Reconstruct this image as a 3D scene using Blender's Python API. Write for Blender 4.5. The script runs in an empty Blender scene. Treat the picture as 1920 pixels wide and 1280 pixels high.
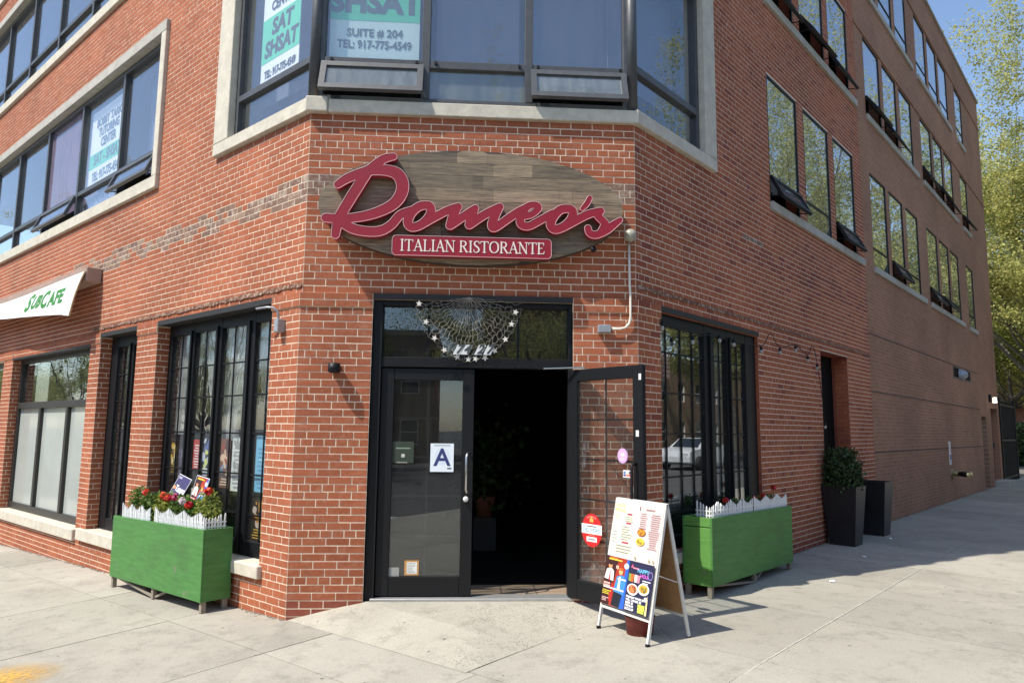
import bpy, bmesh, math, random
import numpy as np
from mathutils import Matrix, Vector
random.seed(7)
SC = bpy.context.scene
COL = SC.collection
# ---------------------------------------------------------------- camera
cam_d = bpy.data.cameras.new('camera'); cam = bpy.data.objects.new('camera', cam_d); COL.objects.link(cam)
SC.camera = cam
cam_d.sensor_fit = 'HORIZONTAL'; cam_d.sensor_width = 36.0
cam_d.lens = 36.0 * 1333.81 / 1920.0
cam_d.clip_start = .05; cam_d.clip_end = 2000
_rt = Vector((0.99796745, -0.06281562, 0.01073144)); _up = Vector((-0.01836404, -0.12222369, 0.99233267)); _fw = Vector((0.06102236, 0.99051278, 0.12312881))
CAM = Vector((-0.0206, -6.4137, 1.6428))
cam.matrix_world = Matrix(((_rt.x, _up.x, -_fw.x, CAM.x), (_rt.y, _up.y, -_fw.y, CAM.y), (_rt.z, _up.z, -_fw.z, CAM.z), (0, 0, 0, 1)))
# ---------------------------------------------------------------- sky, sun, exposure
SUN_EL, SUN_AZ = math.radians(56.0), math.radians(27.0)      # light travels towards (cos az, sin az) on the ground
LIGHT = Vector((math.cos(SUN_EL) * math.cos(SUN_AZ), math.cos(SUN_EL) * math.sin(SUN_AZ), -math.sin(SUN_EL)))
world = bpy.data.worlds.new('World'); SC.world = world; world.use_nodes = True
wn = world.node_tree.nodes; wl = world.node_tree.links
sky = wn.new('ShaderNodeTexSky'); sky.sky_type = 'NISHITA'; sky.sun_disc = False
sky.sun_elevation = SUN_EL
sky.sun_rotation = math.atan2(-LIGHT.x, -LIGHT.y)
sky.air_density = 1.0; sky.dust_density = .8; sky.ozone_density = 1.6; sky.altitude = 10
wl.new(sky.outputs[0], wn['Background'].inputs[0]); wn['Background'].inputs[1].default_value = .15
sun_d = bpy.data.lights.new('sun', 'SUN'); sun_d.energy = 4.2; sun_d.angle = math.radians(.53); sun_d.color = (1, .94, .84)
sun = bpy.data.objects.new('sun', sun_d); COL.objects.link(sun)
sun.rotation_euler = LIGHT.to_track_quat('-Z', 'Y').to_euler(); sun.location = (-20, -12, 30)
SC.view_settings.view_transform = 'Standard'; SC.view_settings.look = 'None'; SC.view_settings.exposure = .62; SC.view_settings.gamma = 1
SC.view_settings.use_curve_mapping = False
SC.cycles.max_bounces = 8; SC.cycles.transparent_max_bounces = 24
# ---------------------------------------------------------------- frames
W = 1.524; H2 = math.sqrt(.5); AL = math.radians(44.3); Z0 = 2.85; CC = .06515; BL = .2032
def frame(o, x, yin):
    x = Vector(x); y = Vector(yin); z = Vector((0, 0, 1))
    return Matrix(((x.x, y.x, 0, o[0]), (x.y, y.y, 0, o[1]), (0, 0, 1, o[2] if len(o) > 2 else 0), (0, 0, 0, 1)))
FC = frame((0, 0), (1, 0), (0, 1))
FL = frame((-W, 0), (math.cos(AL), -math.sin(AL)), (math.sin(AL), math.cos(AL)))     # u = -s
FR = frame((W, 0), (H2, H2), (-H2, H2))
ID = Matrix.Identity(4)
NL = Vector((-math.sin(AL), -math.cos(AL))); SL = Vector((-math.cos(AL), math.sin(AL)))
def gz(x, y):
    if x < -1.524: b = .02 + .045 * (max(x, -30) + 1.524)
    elif x < 1.524: b = .02 + (x + 1.524) / 3.048 * .105
    else: b = .125
    d = max(-y, (x + W) * NL.x + y * NL.y, H2 * (x - y) - W * H2, 0)
    return b - .012 * min(d, 5.0)
# ---------------------------------------------------------------- object helpers
WM = {}
def reg(o, M, parent):
    COL.objects.link(o)
    if parent is not None:
        o.parent = parent; o.matrix_parent_inverse = WM[parent.name].inverted()
    o.matrix_basis = M; WM[o.name] = M.copy()
    return o
def tag(o, label=None, cat=None, group=None, kind=None):
    if label: o['label'] = label
    if cat: o['category'] = cat
    if group: o['group'] = group
    if kind: o['kind'] = kind
    return o
def thing(name, label, cat, loc=(0, 0, 0), group=None):
    o = bpy.data.objects.new(name, None); o.empty_display_size = .1
    reg(o, Matrix.Translation(Vector(loc)), None)
    return tag(o, label, cat, group)
class MB:
    def __init__(s): s.v = []; s.f = []; s.m = []; s.sm = []
    def add(s, vs, fs, m=0, smooth=False):
        b = len(s.v); s.v += [tuple(p) for p in vs]
        for f in fs: s.f.append(tuple(b + i for i in f)); s.m.append(m); s.sm.append(smooth)
        return s
    def box(s, x0, x1, y0, y1, z0, z1, m=0):
        if x0 > x1: x0, x1 = x1, x0
        if y0 > y1: y0, y1 = y1, y0
        if z0 > z1: z0, z1 = z1, z0
        return s.add([(x0, y0, z0), (x1, y0, z0), (x1, y1, z0), (x0, y1, z0), (x0, y0, z1), (x1, y0, z1), (x1, y1, z1), (x0, y1, z1)],
              [(0, 3, 2, 1), (4, 5, 6, 7), (0, 1, 5, 4), (1, 2, 6, 5), (2, 3, 7, 6), (3, 0, 4, 7)], m)
    def obox(s, M, x0, x1, y0, y1, z0, z1, m=0):
        t = MB().box(x0, x1, y0, y1, z0, z1); return s.add([tuple(M @ Vector(p)) for p in t.v], t.f, m)
    def bar(s, a, b, w, d=None, m=0, up=(0, 0, 1)):
        a = Vector(a); b = Vector(b); d = d or w; t = (b - a).normalized(); u = Vector(up)
        if abs(t.dot(u)) > .95: u = Vector((1, 0, 0))
        x = t.cross(u).normalized(); y = x.cross(t).normalized()
        vs = [p + x * sx * w / 2 + y * sy * d / 2 for p in (a, b) for sx, sy in ((-1, -1), (1, -1), (1, 1), (-1, 1))]
        return s.add(vs, [(3, 2, 1, 0), (4, 5, 6, 7), (0, 1, 5, 4), (1, 2, 6, 5), (2, 3, 7, 6), (3, 0, 4, 7)], m)
    def tube(s, pts, r, n=8, m=0, caps=True):
        pts = [Vector(p) for p in pts]; rs = r if isinstance(r, (list, tuple)) else [r] * len(pts)
        vs = []; pu = None
        for i, p in enumerate(pts):
            t = (pts[min(i + 1, len(pts) - 1)] - pts[max(i - 1, 0)]).normalized()
            if pu is None:
                u = Vector((0, 0, 1)) if abs(t.z) < .9 else Vector((1, 0, 0))
                x = t.cross(u).normalized()
            else:
                x = (pu - t * pu.dot(t)).normalized()
            pu = x; y = t.cross(x)
            for k in range(n):
                a = 2 * math.pi * k / n; vs.append(p + (x * math.cos(a) + y * math.sin(a)) * rs[i])
        fs = []
        for i in range(len(pts) - 1):
            for k in range(n):
                k2 = (k + 1) % n; fs.append((i * n + k, i * n + k2, (i + 1) * n + k2, (i + 1) * n + k))
        b = len(s.v); s.add(vs, fs, m, True)
        if caps:
            s.f.append(tuple(b + k for k in reversed(range(n)))); s.m.append(m); s.sm.append(False)
            s.f.append(tuple(b + (len(pts) - 1) * n + k for k in range(n))); s.m.append(m); s.sm.append(False)
        return s
    def lathe(s, prof, n=16, m=0, c=(0, 0, 0), axis='z'):
        vs = []
        for r, z in prof:
            for k in range(n):
                a = 2 * math.pi * k / n
                p = (r * math.cos(a), r * math.sin(a), z) if axis == 'z' else (r * math.cos(a), -z, r * math.sin(a))
                vs.append((p[0] + c[0], p[1] + c[1], p[2] + c[2]))
        fs = []
        for i in range(len(prof) - 1):
            for k in range(n):
                k2 = (k + 1) % n; fs.append((i * n + k, i * n + k2, (i + 1) * n + k2, (i + 1) * n + k))
        return s.add(vs, fs, m, True)
    def poly(s, pts, y0, y1, m=0):
        """outline pts (x,z) extruded along y from y0 (front) to y1"""
        n = len(pts)
        a = sum(pts[i][0] * pts[(i + 1) % n][1] - pts[(i + 1) % n][0] * pts[i][1] for i in range(n))
        if a < 0: pts = pts[::-1]
        vs = [(p[0], y0, p[1]) for p in pts] + [(p[0], y1, p[1]) for p in pts]
        fs = [tuple(range(n)), tuple(reversed(range(n, 2 * n)))] + [(i, n + i, n + (i + 1) % n, (i + 1) % n) for i in range(n)]
        return s.add(vs, fs, m)
    def mesh(s, name, mats, bevel=0, weld=False):
        me = bpy.data.meshes.new(name); me.from_pydata(s.v, [], s.f)
        if weld:
            b = bmesh.new(); b.from_mesh(me); bmesh.ops.remove_doubles(b, verts=list(b.verts), dist=.0002); b.to_mesh(me); b.free()
            s.m = [0] * len(me.polygons); s.sm = [False] * len(me.polygons)
        for mt in (mats if isinstance(mats, (list, tuple)) else [mats]): me.materials.append(mt)
        if any(s.m): me.polygons.foreach_set('material_index', s.m)
        me.polygons.foreach_set('use_smooth', s.sm)
        if bevel:
            b = bmesh.new(); b.from_mesh(me)
            bmesh.ops.bevel(b, geom=list(b.edges), offset=bevel, segments=1, affect='EDGES', clamp_overlap=True)
            b.to_mesh(me); b.free()
        me.update(); return me
    def build(s, name, mats, parent=None, M=ID, bevel=0, weld=False):
        return reg(bpy.data.objects.new(name, s.mesh(name, mats, bevel, weld)), M, parent)
# ---------------------------------------------------------------- materials
MATS = {}
def s2l(c): return tuple(((v / 255) / 12.92 if v / 255 <= .04045 else ((v / 255 + .055) / 1.055) ** 2.4) for v in c)
def mat(name, col, rough=.6, var=.0, scale=8, bump=0, bscale=60, metal=0, spec=.5, trans=0, coord='Object', stretch=None, alpha=None):
    if name in MATS: return MATS[name]
    m = bpy.data.materials.new(name); m.use_nodes = True; nt = m.node_tree; N = nt.nodes; L = nt.links
    b = N['Principled BSDF']; b.inputs['Base Color'].default_value = (*col, 1); b.inputs['Roughness'].default_value = rough
    b.inputs['Metallic'].default_value = metal; b.inputs['Specular IOR Level'].default_value = spec
    tc = N.new('ShaderNodeTexCoord'); out = tc.outputs[coord]
    if stretch:
        mp = N.new('ShaderNodeMapping'); mp.inputs['Scale'].default_value = stretch; L.new(out, mp.inputs[0]); out = mp.outputs[0]
    if var:
        n = N.new('ShaderNodeTexNoise'); n.inputs['Scale'].default_value = scale; n.inputs['Detail'].default_value = 8; n.inputs['Roughness'].default_value = .65
        L.new(out, n.inputs['Vector'])
        r = N.new('ShaderNodeMapRange'); r.inputs[1].default_value = .3; r.inputs[2].default_value = .7; r.inputs[3].default_value = 1 - var; r.inputs[4].default_value = 1 + var
        L.new(n.outputs[0], r.inputs[0])
        mx = N.new('ShaderNodeVectorMath'); mx.operation = 'SCALE'; mx.inputs[0].default_value = col; L.new(r.outputs[0], mx.inputs['Scale'])
        L.new(mx.outputs[0], b.inputs['Base Color'])
    if bump:
        n2 = N.new('ShaderNodeTexNoise'); n2.inputs['Scale'].default_value = bscale; n2.inputs['Detail'].default_value = 6; L.new(out, n2.inputs['Vector'])
        bp = N.new('ShaderNodeBump'); bp.inputs['Strength'].default_value = bump; bp.inputs['Distance'].default_value = .01
        L.new(n2.outputs[0], bp.inputs['Height']); L.new(bp.outputs[0], b.inputs['Normal'])
    if trans:
        t = N.new('ShaderNodeBsdfTranslucent'); t.inputs[0].default_value = (*col, 1); mxs = N.new('ShaderNodeMixShader'); mxs.inputs[0].default_value = trans
        L.new(b.outputs[0], mxs.inputs[1]); L.new(t.outputs[0], mxs.inputs[2]); L.new(mxs.outputs[0], N['Material Output'].inputs[0])
    if alpha is not None:
        t = N.new('ShaderNodeBsdfTransparent'); mxs = N.new('ShaderNodeMixShader'); mxs.inputs[0].default_value = alpha
        src = N['Material Output'].inputs[0].links[0].from_socket
        L.new(t.outputs[0], mxs.inputs[1]); L.new(src, mxs.inputs[2]); L.new(mxs.outputs[0], N['Material Output'].inputs[0])
    MATS[name] = m; return m
def flat(c, rough=.6):
    return mat('print_%d_%d_%d' % tuple(c), s2l(c), rough)
def glass(name, refl=.08, tint=(.9, .93, .92), ior=1.5, wobble=.0, dirt_haze=0, dirt_haze_col=(.6, .62, .62)):
    """thin pane: transparent with a Fresnel mirror; optional film of dust or painted haze"""
    m = bpy.data.materials.new(name); m.use_nodes = True; nt = m.node_tree; N = nt.nodes; L = nt.links; N.remove(N['Principled BSDF'])
    tr = N.new('ShaderNodeBsdfTransparent'); tr.inputs[0].default_value = (*[c ** .5 for c in tint], 1)
    gl = N.new('ShaderNodeBsdfGlossy'); gl.inputs['Roughness'].default_value = .0; gl.inputs[0].default_value = (.93, .96, 1, 1)
    ge = N.new('ShaderNodeNewGeometry'); dt = N.new('ShaderNodeVectorMath'); dt.operation = 'DOT_PRODUCT'; L.new(ge.outputs['Normal'], dt.inputs[0]); L.new(ge.outputs['Incoming'], dt.inputs[1])
    ab = N.new('ShaderNodeMath'); ab.operation = 'ABSOLUTE'; L.new(dt.outputs['Value'], ab.inputs[0])
    om = N.new('ShaderNodeMath'); om.operation = 'SUBTRACT'; om.inputs[0].default_value = 1; om.use_clamp = True; L.new(ab.outputs[0], om.inputs[1])
    pw = N.new('ShaderNodeMath'); pw.operation = 'POWER'; L.new(om.outputs[0], pw.inputs[0]); pw.inputs[1].default_value = 5          # Schlick, the same from both sides
    mr = N.new('ShaderNodeMapRange'); mr.inputs[1].default_value = 0; mr.inputs[2].default_value = 1; mr.inputs[3].default_value = refl * .55; mr.inputs[4].default_value = .9
    L.new(pw.outputs[0], mr.inputs[0])
    mx = N.new('ShaderNodeMixShader'); L.new(mr.outputs[0], mx.inputs[0]); L.new(tr.outputs[0], mx.inputs[1]); L.new(gl.outputs[0], mx.inputs[2])
    last = mx.outputs[0]
    tc = N.new('ShaderNodeTexCoord')
    if wobble:
        n = N.new('ShaderNodeTexNoise'); n.inputs['Scale'].default_value = 1.6; n.inputs['Detail'].default_value = 2; L.new(tc.outputs['Object'], n.inputs['Vector'])
        bp = N.new('ShaderNodeBump'); bp.inputs['Strength'].default_value = wobble; bp.inputs['Distance'].default_value = .02
        L.new(n.outputs[0], bp.inputs['Height']); L.new(bp.outputs[0], gl.inputs['Normal'])
    if dirt_haze:
        n = N.new('ShaderNodeTexNoise'); n.inputs['Scale'].default_value = 5; n.inputs['Detail'].default_value = 9; n.inputs['Roughness'].default_value = .7
        mp = N.new('ShaderNodeMapping'); mp.inputs['Scale'].default_value = (2.2, 2.2, .35); L.new(tc.outputs['Object'], mp.inputs[0]); L.new(mp.outputs[0], n.inputs['Vector'])
        r = N.new('ShaderNodeMapRange'); r.inputs[1].default_value = .35; r.inputs[2].default_value = .75; r.inputs[3].default_value = dirt_haze * .2; r.inputs[4].default_value = dirt_haze * .6
        L.new(n.outputs[0], r.inputs[0])
        d = N.new('ShaderNodeBsdfDiffuse'); d.inputs[0].default_value = (*dirt_haze_col, 1)
        m2 = N.new('ShaderNodeMixShader'); L.new(r.outputs[0], m2.inputs[0]); L.new(last, m2.inputs[1]); L.new(d.outputs[0], m2.inputs[2]); last = m2.outputs[0]
    L.new(last, N['Material Output'].inputs[0]); MATS[name] = m; return m
def brick_material(name, cols, dirt_haze=0.0, smear=0.0):
    m = bpy.data.materials.new(name); m.use_nodes = True; nt = m.node_tree; N = nt.nodes; L = nt.links; b = N['Principled BSDF']
    b.inputs['Roughness'].default_value = .88; b.inputs['Specular IOR Level'].default_value = .25
    ge = N.new('ShaderNodeNewGeometry'); oi = N.new('ShaderNodeObjectInfo')
    a = N.new('ShaderNodeMath'); a.operation = 'ADD'; L.new(ge.outputs['Random Per Island'], a.inputs[0]); L.new(oi.outputs['Random'], a.inputs[1])
    fr = N.new('ShaderNodeMath'); fr.operation = 'FRACT'; L.new(a.outputs[0], fr.inputs[0])
    cr = N.new('ShaderNodeValToRGB'); el = cr.color_ramp.elements
    el[0].position = 0; el[0].color = (*cols[0], 1); el[1].position = 1; el[1].color = (*cols[-1], 1)
    for i, c in enumerate(cols[1:-1]): e = el.new((i + 1) / (len(cols) - 1)); e.color = (*c, 1)
    L.new(fr.outputs[0], cr.inputs[0])
    n = N.new('ShaderNodeTexNoise'); n.inputs['Scale'].default_value = 45; n.inputs['Detail'].default_value = 8; n.inputs['Roughness'].default_value = .7
    L.new(ge.outputs['Position'], n.inputs['Vector'])
    mr = N.new('ShaderNodeMapRange'); mr.inputs[1].default_value = .25; mr.inputs[2].default_value = .75; mr.inputs[3].default_value = .72; mr.inputs[4].default_value = 1.25
    L.new(n.outputs[0], mr.inputs[0])
    big = N.new('ShaderNodeTexNoise'); big.inputs['Scale'].default_value = 1.1; big.inputs['Detail'].default_value = 5; L.new(ge.outputs['Position'], big.inputs['Vector'])
    mb = N.new('ShaderNodeMapRange'); mb.inputs[1].default_value = .3; mb.inputs[2].default_value = .7; mb.inputs[3].default_value = .80; mb.inputs[4].default_value = 1.14; L.new(big.outputs[0], mb.inputs[0])
    mm = N.new('ShaderNodeMath'); mm.operation = 'MULTIPLY'; L.new(mr.outputs[0], mm.inputs[0]); L.new(mb.outputs[0], mm.inputs[1])
    sc = N.new('ShaderNodeVectorMath'); sc.operation = 'SCALE'; L.new(cr.outputs[0], sc.inputs[0]); L.new(mm.outputs[0], sc.inputs['Scale'])
    col = sc.outputs[0]
    if smear:                                       # mortar smeared over the brick faces
        sm = N.new('ShaderNodeTexNoise'); sm.inputs['Scale'].default_value = 14; sm.inputs['Detail'].default_value = 10; sm.inputs['Roughness'].default_value = .75; L.new(ge.outputs['Position'], sm.inputs['Vector'])
        r2 = N.new('ShaderNodeMapRange'); r2.inputs[1].default_value = .5; r2.inputs[2].default_value = .68; r2.inputs[3].default_value = 0; r2.inputs[4].default_value = smear; L.new(sm.outputs[0], r2.inputs[0])
        mx = N.new('ShaderNodeMix'); mx.data_type = 'RGBA'; L.new(r2.outputs[0], mx.inputs[0]); L.new(col, mx.inputs[6]); mx.inputs[7].default_value = (.55, .5, .42, 1); col = mx.outputs[2]
    L.new(col, b.inputs['Base Color'])
    bp = N.new('ShaderNodeBump'); bp.inputs['Strength'].default_value = .25; bp.inputs['Distance'].default_value = .004; L.new(n.outputs[0], bp.inputs['Height']); L.new(bp.outputs[0], b.inputs['Normal'])
    MATS[name] = m; return m
RED = [(.335, .102, .047), (.355, .108, .050), (.37, .114, .053), (.345, .104, .048), (.315, .094, .045), (.38, .120, .058), (.36, .108, .050)]
M_BRICK = brick_material('red_brick', RED, smear=.12)
M_BROWN = brick_material('stained_brick', [(.19, .11, .08), (.26, .15, .10), (.16, .085, .065), (.30, .20, .14)], smear=.8)
M_DARKB = brick_material('dark_red_brick', [(.25, .070, .042), (.29, .080, .045), (.23, .066, .044), (.31, .088, .047)], smear=.05)
M_MORTAR = mat('mortar', (.74, .60, .455), .95, .12, 30, .2, 120)
M_STONE = mat('limestone', (.53, .49, .40), .85, .16, 9, .3, 70)
M_STONEG = mat('grey_limestone', (.40, .38, .33), .85, .16, 9, .3, 70)
M_BLACK = mat('black_frame_paint', (.007, .0075, .009), .5, .25, 20, .05, 90, spec=.28)
M_GREYF = mat('grey_window_frame', (.065, .068, .072), .45, .2, 14, .05, 90)
M_DARK = mat('dark_interior_paint', (.05, .045, .04), .8, .2, 2)
M_WHITE = mat('white_paint', (.75, .75, .73), .6, .06, 12)
# ================================================================= ground
def concrete(name, col, speck=0.0, spscale=90):
    m = bpy.data.materials.new(name); m.use_nodes = True; nt = m.node_tree; N = nt.nodes; L = nt.links; b = N['Principled BSDF']
    b.inputs['Roughness'].default_value = .9; b.inputs['Specular IOR Level'].default_value = .3
    ge = N.new('ShaderNodeNewGeometry'); pos = ge.outputs['Position']; oi = N.new('ShaderNodeObjectInfo')
    def noise(sc, det, lo, hi, a, c, rough=.65):
        n = N.new('ShaderNodeTexNoise'); n.inputs['Scale'].default_value = sc; n.inputs['Detail'].default_value = det; n.inputs['Roughness'].default_value = rough; L.new(pos, n.inputs['Vector'])
        r = N.new('ShaderNodeMapRange'); r.inputs[1].default_value = lo; r.inputs[2].default_value = hi; r.inputs[3].default_value = a; r.inputs[4].default_value = c; L.new(n.outputs[0], r.inputs[0]); return r.outputs[0], n
    a, _ = noise(.9, 6, .3, .7, .80, 1.14); f, nf = noise(70, 6, .3, .7, .86, 1.12)
    st, _ = noise(4.5, 10, .50, .70, 1.0, .66, .8); st2, _ = noise(.45, 5, .5, .68, 1.0, .86)
    r = N.new('ShaderNodeMapRange'); r.inputs[3].default_value = .89; r.inputs[4].default_value = 1.07; L.new(oi.outputs['Random'], r.inputs[0])
    cur = a
    for o in (f, st, st2, r.outputs[0]):
        k = N.new('ShaderNodeMath'); k.operation = 'MULTIPLY'; L.new(cur, k.inputs[0]); L.new(o, k.inputs[1]); cur = k.outputs[0]
    # gum spots and grit
    vo = N.new('ShaderNodeTexVoronoi'); vo.inputs['Scale'].default_value = 4.2; vo.inputs['Randomness'].default_value = 1; L.new(pos, vo.inputs['Vector'])
    g = N.new('ShaderNodeMapRange'); g.inputs[1].default_value = .040; g.inputs[2].default_value = .062; g.inputs[3].default_value = .32; g.inputs[4].default_value = 1; L.new(vo.outputs['Distance'], g.inputs[0])
    k = N.new('ShaderNodeMath'); k.operation = 'MULTIPLY'; L.new(cur, k.inputs[0]); L.new(g.outputs[0], k.inputs[1]); cur = k.outputs[0]
    if speck:
        v2 = N.new('ShaderNodeTexVoronoi'); v2.inputs['Scale'].default_value = spscale; L.new(pos, v2.inputs['Vector'])
        g2 = N.new('ShaderNodeMapRange'); g2.inputs[1].default_value = .18; g2.inputs[2].default_value = .28; g2.inputs[3].default_value = 1 - speck; g2.inputs[4].default_value = 1; L.new(v2.outputs['Distance'], g2.inputs[0])
        pn, _ = noise(1.3, 4, .42, .62, 0, 1)
        one = N.new('ShaderNodeMix'); one.data_type = 'FLOAT'; L.new(pn, one.inputs[0]); one.inputs[2].default_value = 1; L.new(g2.outputs[0], one.inputs[3])
        k = N.new('ShaderNodeMath'); k.operation = 'MULTIPLY'; L.new(cur, k.inputs[0]); L.new(one.outputs[0], k.inputs[1]); cur = k.outputs[0]
    sc = N.new('ShaderNodeVectorMath'); sc.operation = 'SCALE'; sc.inputs[0].default_value = col; L.new(cur, sc.inputs['Scale']); L.new(sc.outputs[0], b.inputs['Base Color'])
    bp = N.new('ShaderNodeBump'); bp.inputs['Strength'].default_value = .25; bp.inputs['Distance'].default_value = .006; L.new(nf.outputs[0], bp.inputs['Height']); L.new(bp.outputs[0], b.inputs['Normal'])
    MATS[name] = m; return m
M_WALK = concrete('sidewalk_concrete', (.366, .343, .288))
M_ENTRY = concrete('exposed_aggregate', (.385, .36, .298), .8, 46)
M_ASPH = concrete('asphalt', (.115, .113, .11), .3, 120)
M_JOINT = mat('joint_dirt', (.14, .13, .115), .95, .3, 20)
M_SEAL = mat('pale_joint_sealant', (.43, .41, .36), .9, .3, 20)
def pL(s, o): return (-W + SL.x * s + NL.x * o, SL.y * s + NL.y * o)
def pR(s, o): return (W + H2 * s + H2 * o, H2 * s - H2 * o)
def Lo(x, y): return (x + W) * NL.x + y * NL.y
def Ro(x, y): return H2 * (x - y) - W * H2
# asphalt sheet reaching the horizon
g = MB(); xs = [-900, -300, -120, -60, -40, -30, -24, -18, -12, -8, -4, -1.524, 1.524, 5, 10, 16, 24, 32, 45, 70, 130, 300, 900]; n = len(xs)
ys = [-900, -300, -120, -60, -40, -30, -24, -18, -12, -8, -4, 0, 5, 10, 16, 24, 32, 45, 70, 130, 300, 900]
g.add([(x, y, gz(x, y) - .16) for y in ys for x in xs], [(j * n + i, j * n + i + 1, (j + 1) * n + i + 1, (j + 1) * n + i) for j in range(len(ys) - 1) for i in range(n - 1)])
tag(g.build('road', M_ASPH), kind='structure')
KERB = 5.0
def clip(poly, fn):
    out = []
    for i in range(len(poly)):
        a, b = poly[i], poly[(i + 1) % len(poly)]; fa, fb = fn(*a), fn(*b)
        if fa >= 0: out.append(a)
        if fa * fb < 0: t = fa / (fa - fb); out.append((a[0] + (b[0] - a[0]) * t, a[1] + (b[1] - a[1]) * t))
    return out
def slab(mb, poly, top=0.0, th=.11, zf=None):
    a = sum(poly[i][0] * poly[(i + 1) % len(poly)][1] - poly[(i + 1) % len(poly)][0] * poly[i][1] for i in range(len(poly)))
    if a < 0: poly = poly[::-1]
    n = len(poly); zf = zf or gz
    vs = [(x, y, zf(x, y) + top) for x, y in poly] + [(x, y, zf(x, y) + top - th) for x, y in poly]
    mb.add(vs, [tuple(range(n)), tuple(reversed(range(n, 2 * n)))] + [(i, n + i, n + (i + 1) % n, (i + 1) % n) for i in range(n)])
# bedding under the slabs (shows in the joints), one sheet
base = MB()
for x0, x1 in zip(xs[:-1], xs[1:]):
    if x1 < -35 or x0 > 40: continue
    for y0, y1 in zip(ys[:-1], ys[1:]):
        q = [(x0, y0), (x1, y0), (x1, y1), (x0, y1)]
        q = clip(q, lambda x, y: KERB - Lo(x, y)); q = clip(q, lambda x, y: KERB - Ro(x, y)) if len(q) > 2 else q
        if len(q) > 2: base.add([(x, y, gz(x, y) - .012) for x, y in q], [tuple(range(len(q)))])
walk = tag(base.build('sidewalk', M_JOINT), kind='structure')
lo_b = [-.02, .6, 2.1, 3.6, KERB]; ls_b = [-.66 + 1.55 * k for k in range(-4, 18)]
ro_b = [-.02, 1.4, 2.9, 4.4, KERB]; rs_b = [3.8 + 1.5 * k for k in range(-6, 22)]
gap = .004
for i in range(4):
    for j in range(len(ls_b) - 1):
        q = [pL(ls_b[j] + gap, lo_b[i] + gap), pL(ls_b[j + 1] - gap, lo_b[i] + gap), pL(ls_b[j + 1] - gap, lo_b[i + 1] - gap), pL(ls_b[j] + gap, lo_b[i + 1] - gap)]
        q = clip(q, lambda x, y: KERB - Ro(x, y))
        for half in (1, -1):                        # the ground bends at the building corner line
            q2 = clip(q, lambda x, y: half * (x + W)) if len(q) > 2 else []
            if len(q2) > 2: mb = MB(); slab(mb, q2, random.uniform(-.0015, .0015), .01); mb.build('paving_slab', M_WALK, walk)
for i in range(4):
    for j in range(len(rs_b) - 1):
        g2 = .006 if i == 1 else gap
        q = [pR(rs_b[j] + gap, ro_b[i] + gap), pR(rs_b[j + 1] - gap, ro_b[i] + gap), pR(rs_b[j + 1] - gap, ro_b[i + 1] - g2), pR(rs_b[j] + gap, ro_b[i + 1] - g2)]
        q = clip(q, lambda x, y: -Lo(x, y) - gap - .02)
        for half in (1, -1):
            q2 = clip(q, lambda x, y: half * (x - W)) if len(q) > 2 else []
            if len(q2) > 2: mb = MB(); slab(mb, q2, random.uniform(-.0015, .0015), .01); mb.build('paving_slab', M_WALK, walk)
# pale sealant line along one joint
sl = MB()
def line_strip(mb, pts, w, dz):
    for a, b in zip(pts[:-1], pts[1:]):
        d = Vector((b[0] - a[0], b[1] - a[1])).normalized(); nx, ny = -d.y * w / 2, d.x * w / 2
        q = [(a[0] - nx, a[1] - ny), (b[0] - nx, b[1] - ny), (b[0] + nx, b[1] + ny), (a[0] + nx, a[1] + ny)]
        mb.add([(x, y, gz(x, y) + dz) for x, y in q], [(0, 1, 2, 3)])
line_strip(sl, [pR(s, 1.4) for s in np.arange(-2.0, 20, 1.2)], .011, .003)
sl.build('joint_sealant', M_SEAL, walk)
# entry slab: the corner triangle in front of the door, rising to the threshold
tri = [(-W - .01, -.0), (0.0, -W + .03), (W + .01, -.0)]
def entz(x, y):
    t = max(0, min(1, min(-Lo(x, y), -Ro(x, y)) / .44)); return gz(x, y) * (1 - t) + .166 * t + .001
em = MB(); R_ = 14
def tri_pt(i, j):
    a, b = i / R_, j / R_
    return (tri[0][0] + (tri[2][0] - tri[0][0]) * a + (tri[1][0] - tri[0][0]) * b, (tri[1][1] - tri[0][1]) * b)
idx = {}; vs = []
for j in range(R_ + 1):
    for i in range(R_ + 1 - j):
        idx[i, j] = len(vs); p = tri_pt(i, j); vs.append((p[0], p[1], entz(*p)))
fs = []
for j in range(R_):
    for i in range(R_ - j):
        fs.append((idx[i, j], idx[i, j + 1], idx[i + 1, j]))
        if i + j < R_ - 1: fs.append((idx[i + 1, j], idx[i, j + 1], idx[i + 1, j + 1]))
fs = [f[::-1] for f in fs]
nb = len(vs); em.add(vs, fs)
tag(em.build('entry_paving', M_ENTRY), kind='structure')
# grime along the wall foot
gr_ = MB(); rg = random.Random(12)
def grime(F_, s0, s1, o):
    n = int((s1 - s0) / .06); 
    for i in range(n):
        sa = s0 + (s1 - s0) * i / n; sb = sa + (s1 - s0) / n * rg.uniform(.4, 1.1); w = rg.uniform(.008, .05)
        q = [F_(sa, o), F_(sb, o), F_(sb, o + w * rg.uniform(.3, 1)), F_(sa, o + w)]; ar = sum(q[k][0] * q[(k + 1) % 4][1] - q[(k + 1) % 4][0] * q[k][1] for k in range(4)); q = q if ar > 0 else q[::-1]
        gr_.add([(x, y, gz(x, y) + .0025) for x, y in q], [(0, 1, 2, 3)])
grime(pL, .0, 12, .021); grime(pR, .4, 21, .0)
tag(gr_.build('grime', mat('wall_foot_dirt', (.17, .155, .13), .95, .4, 25), walk), kind='stuff')
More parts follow.
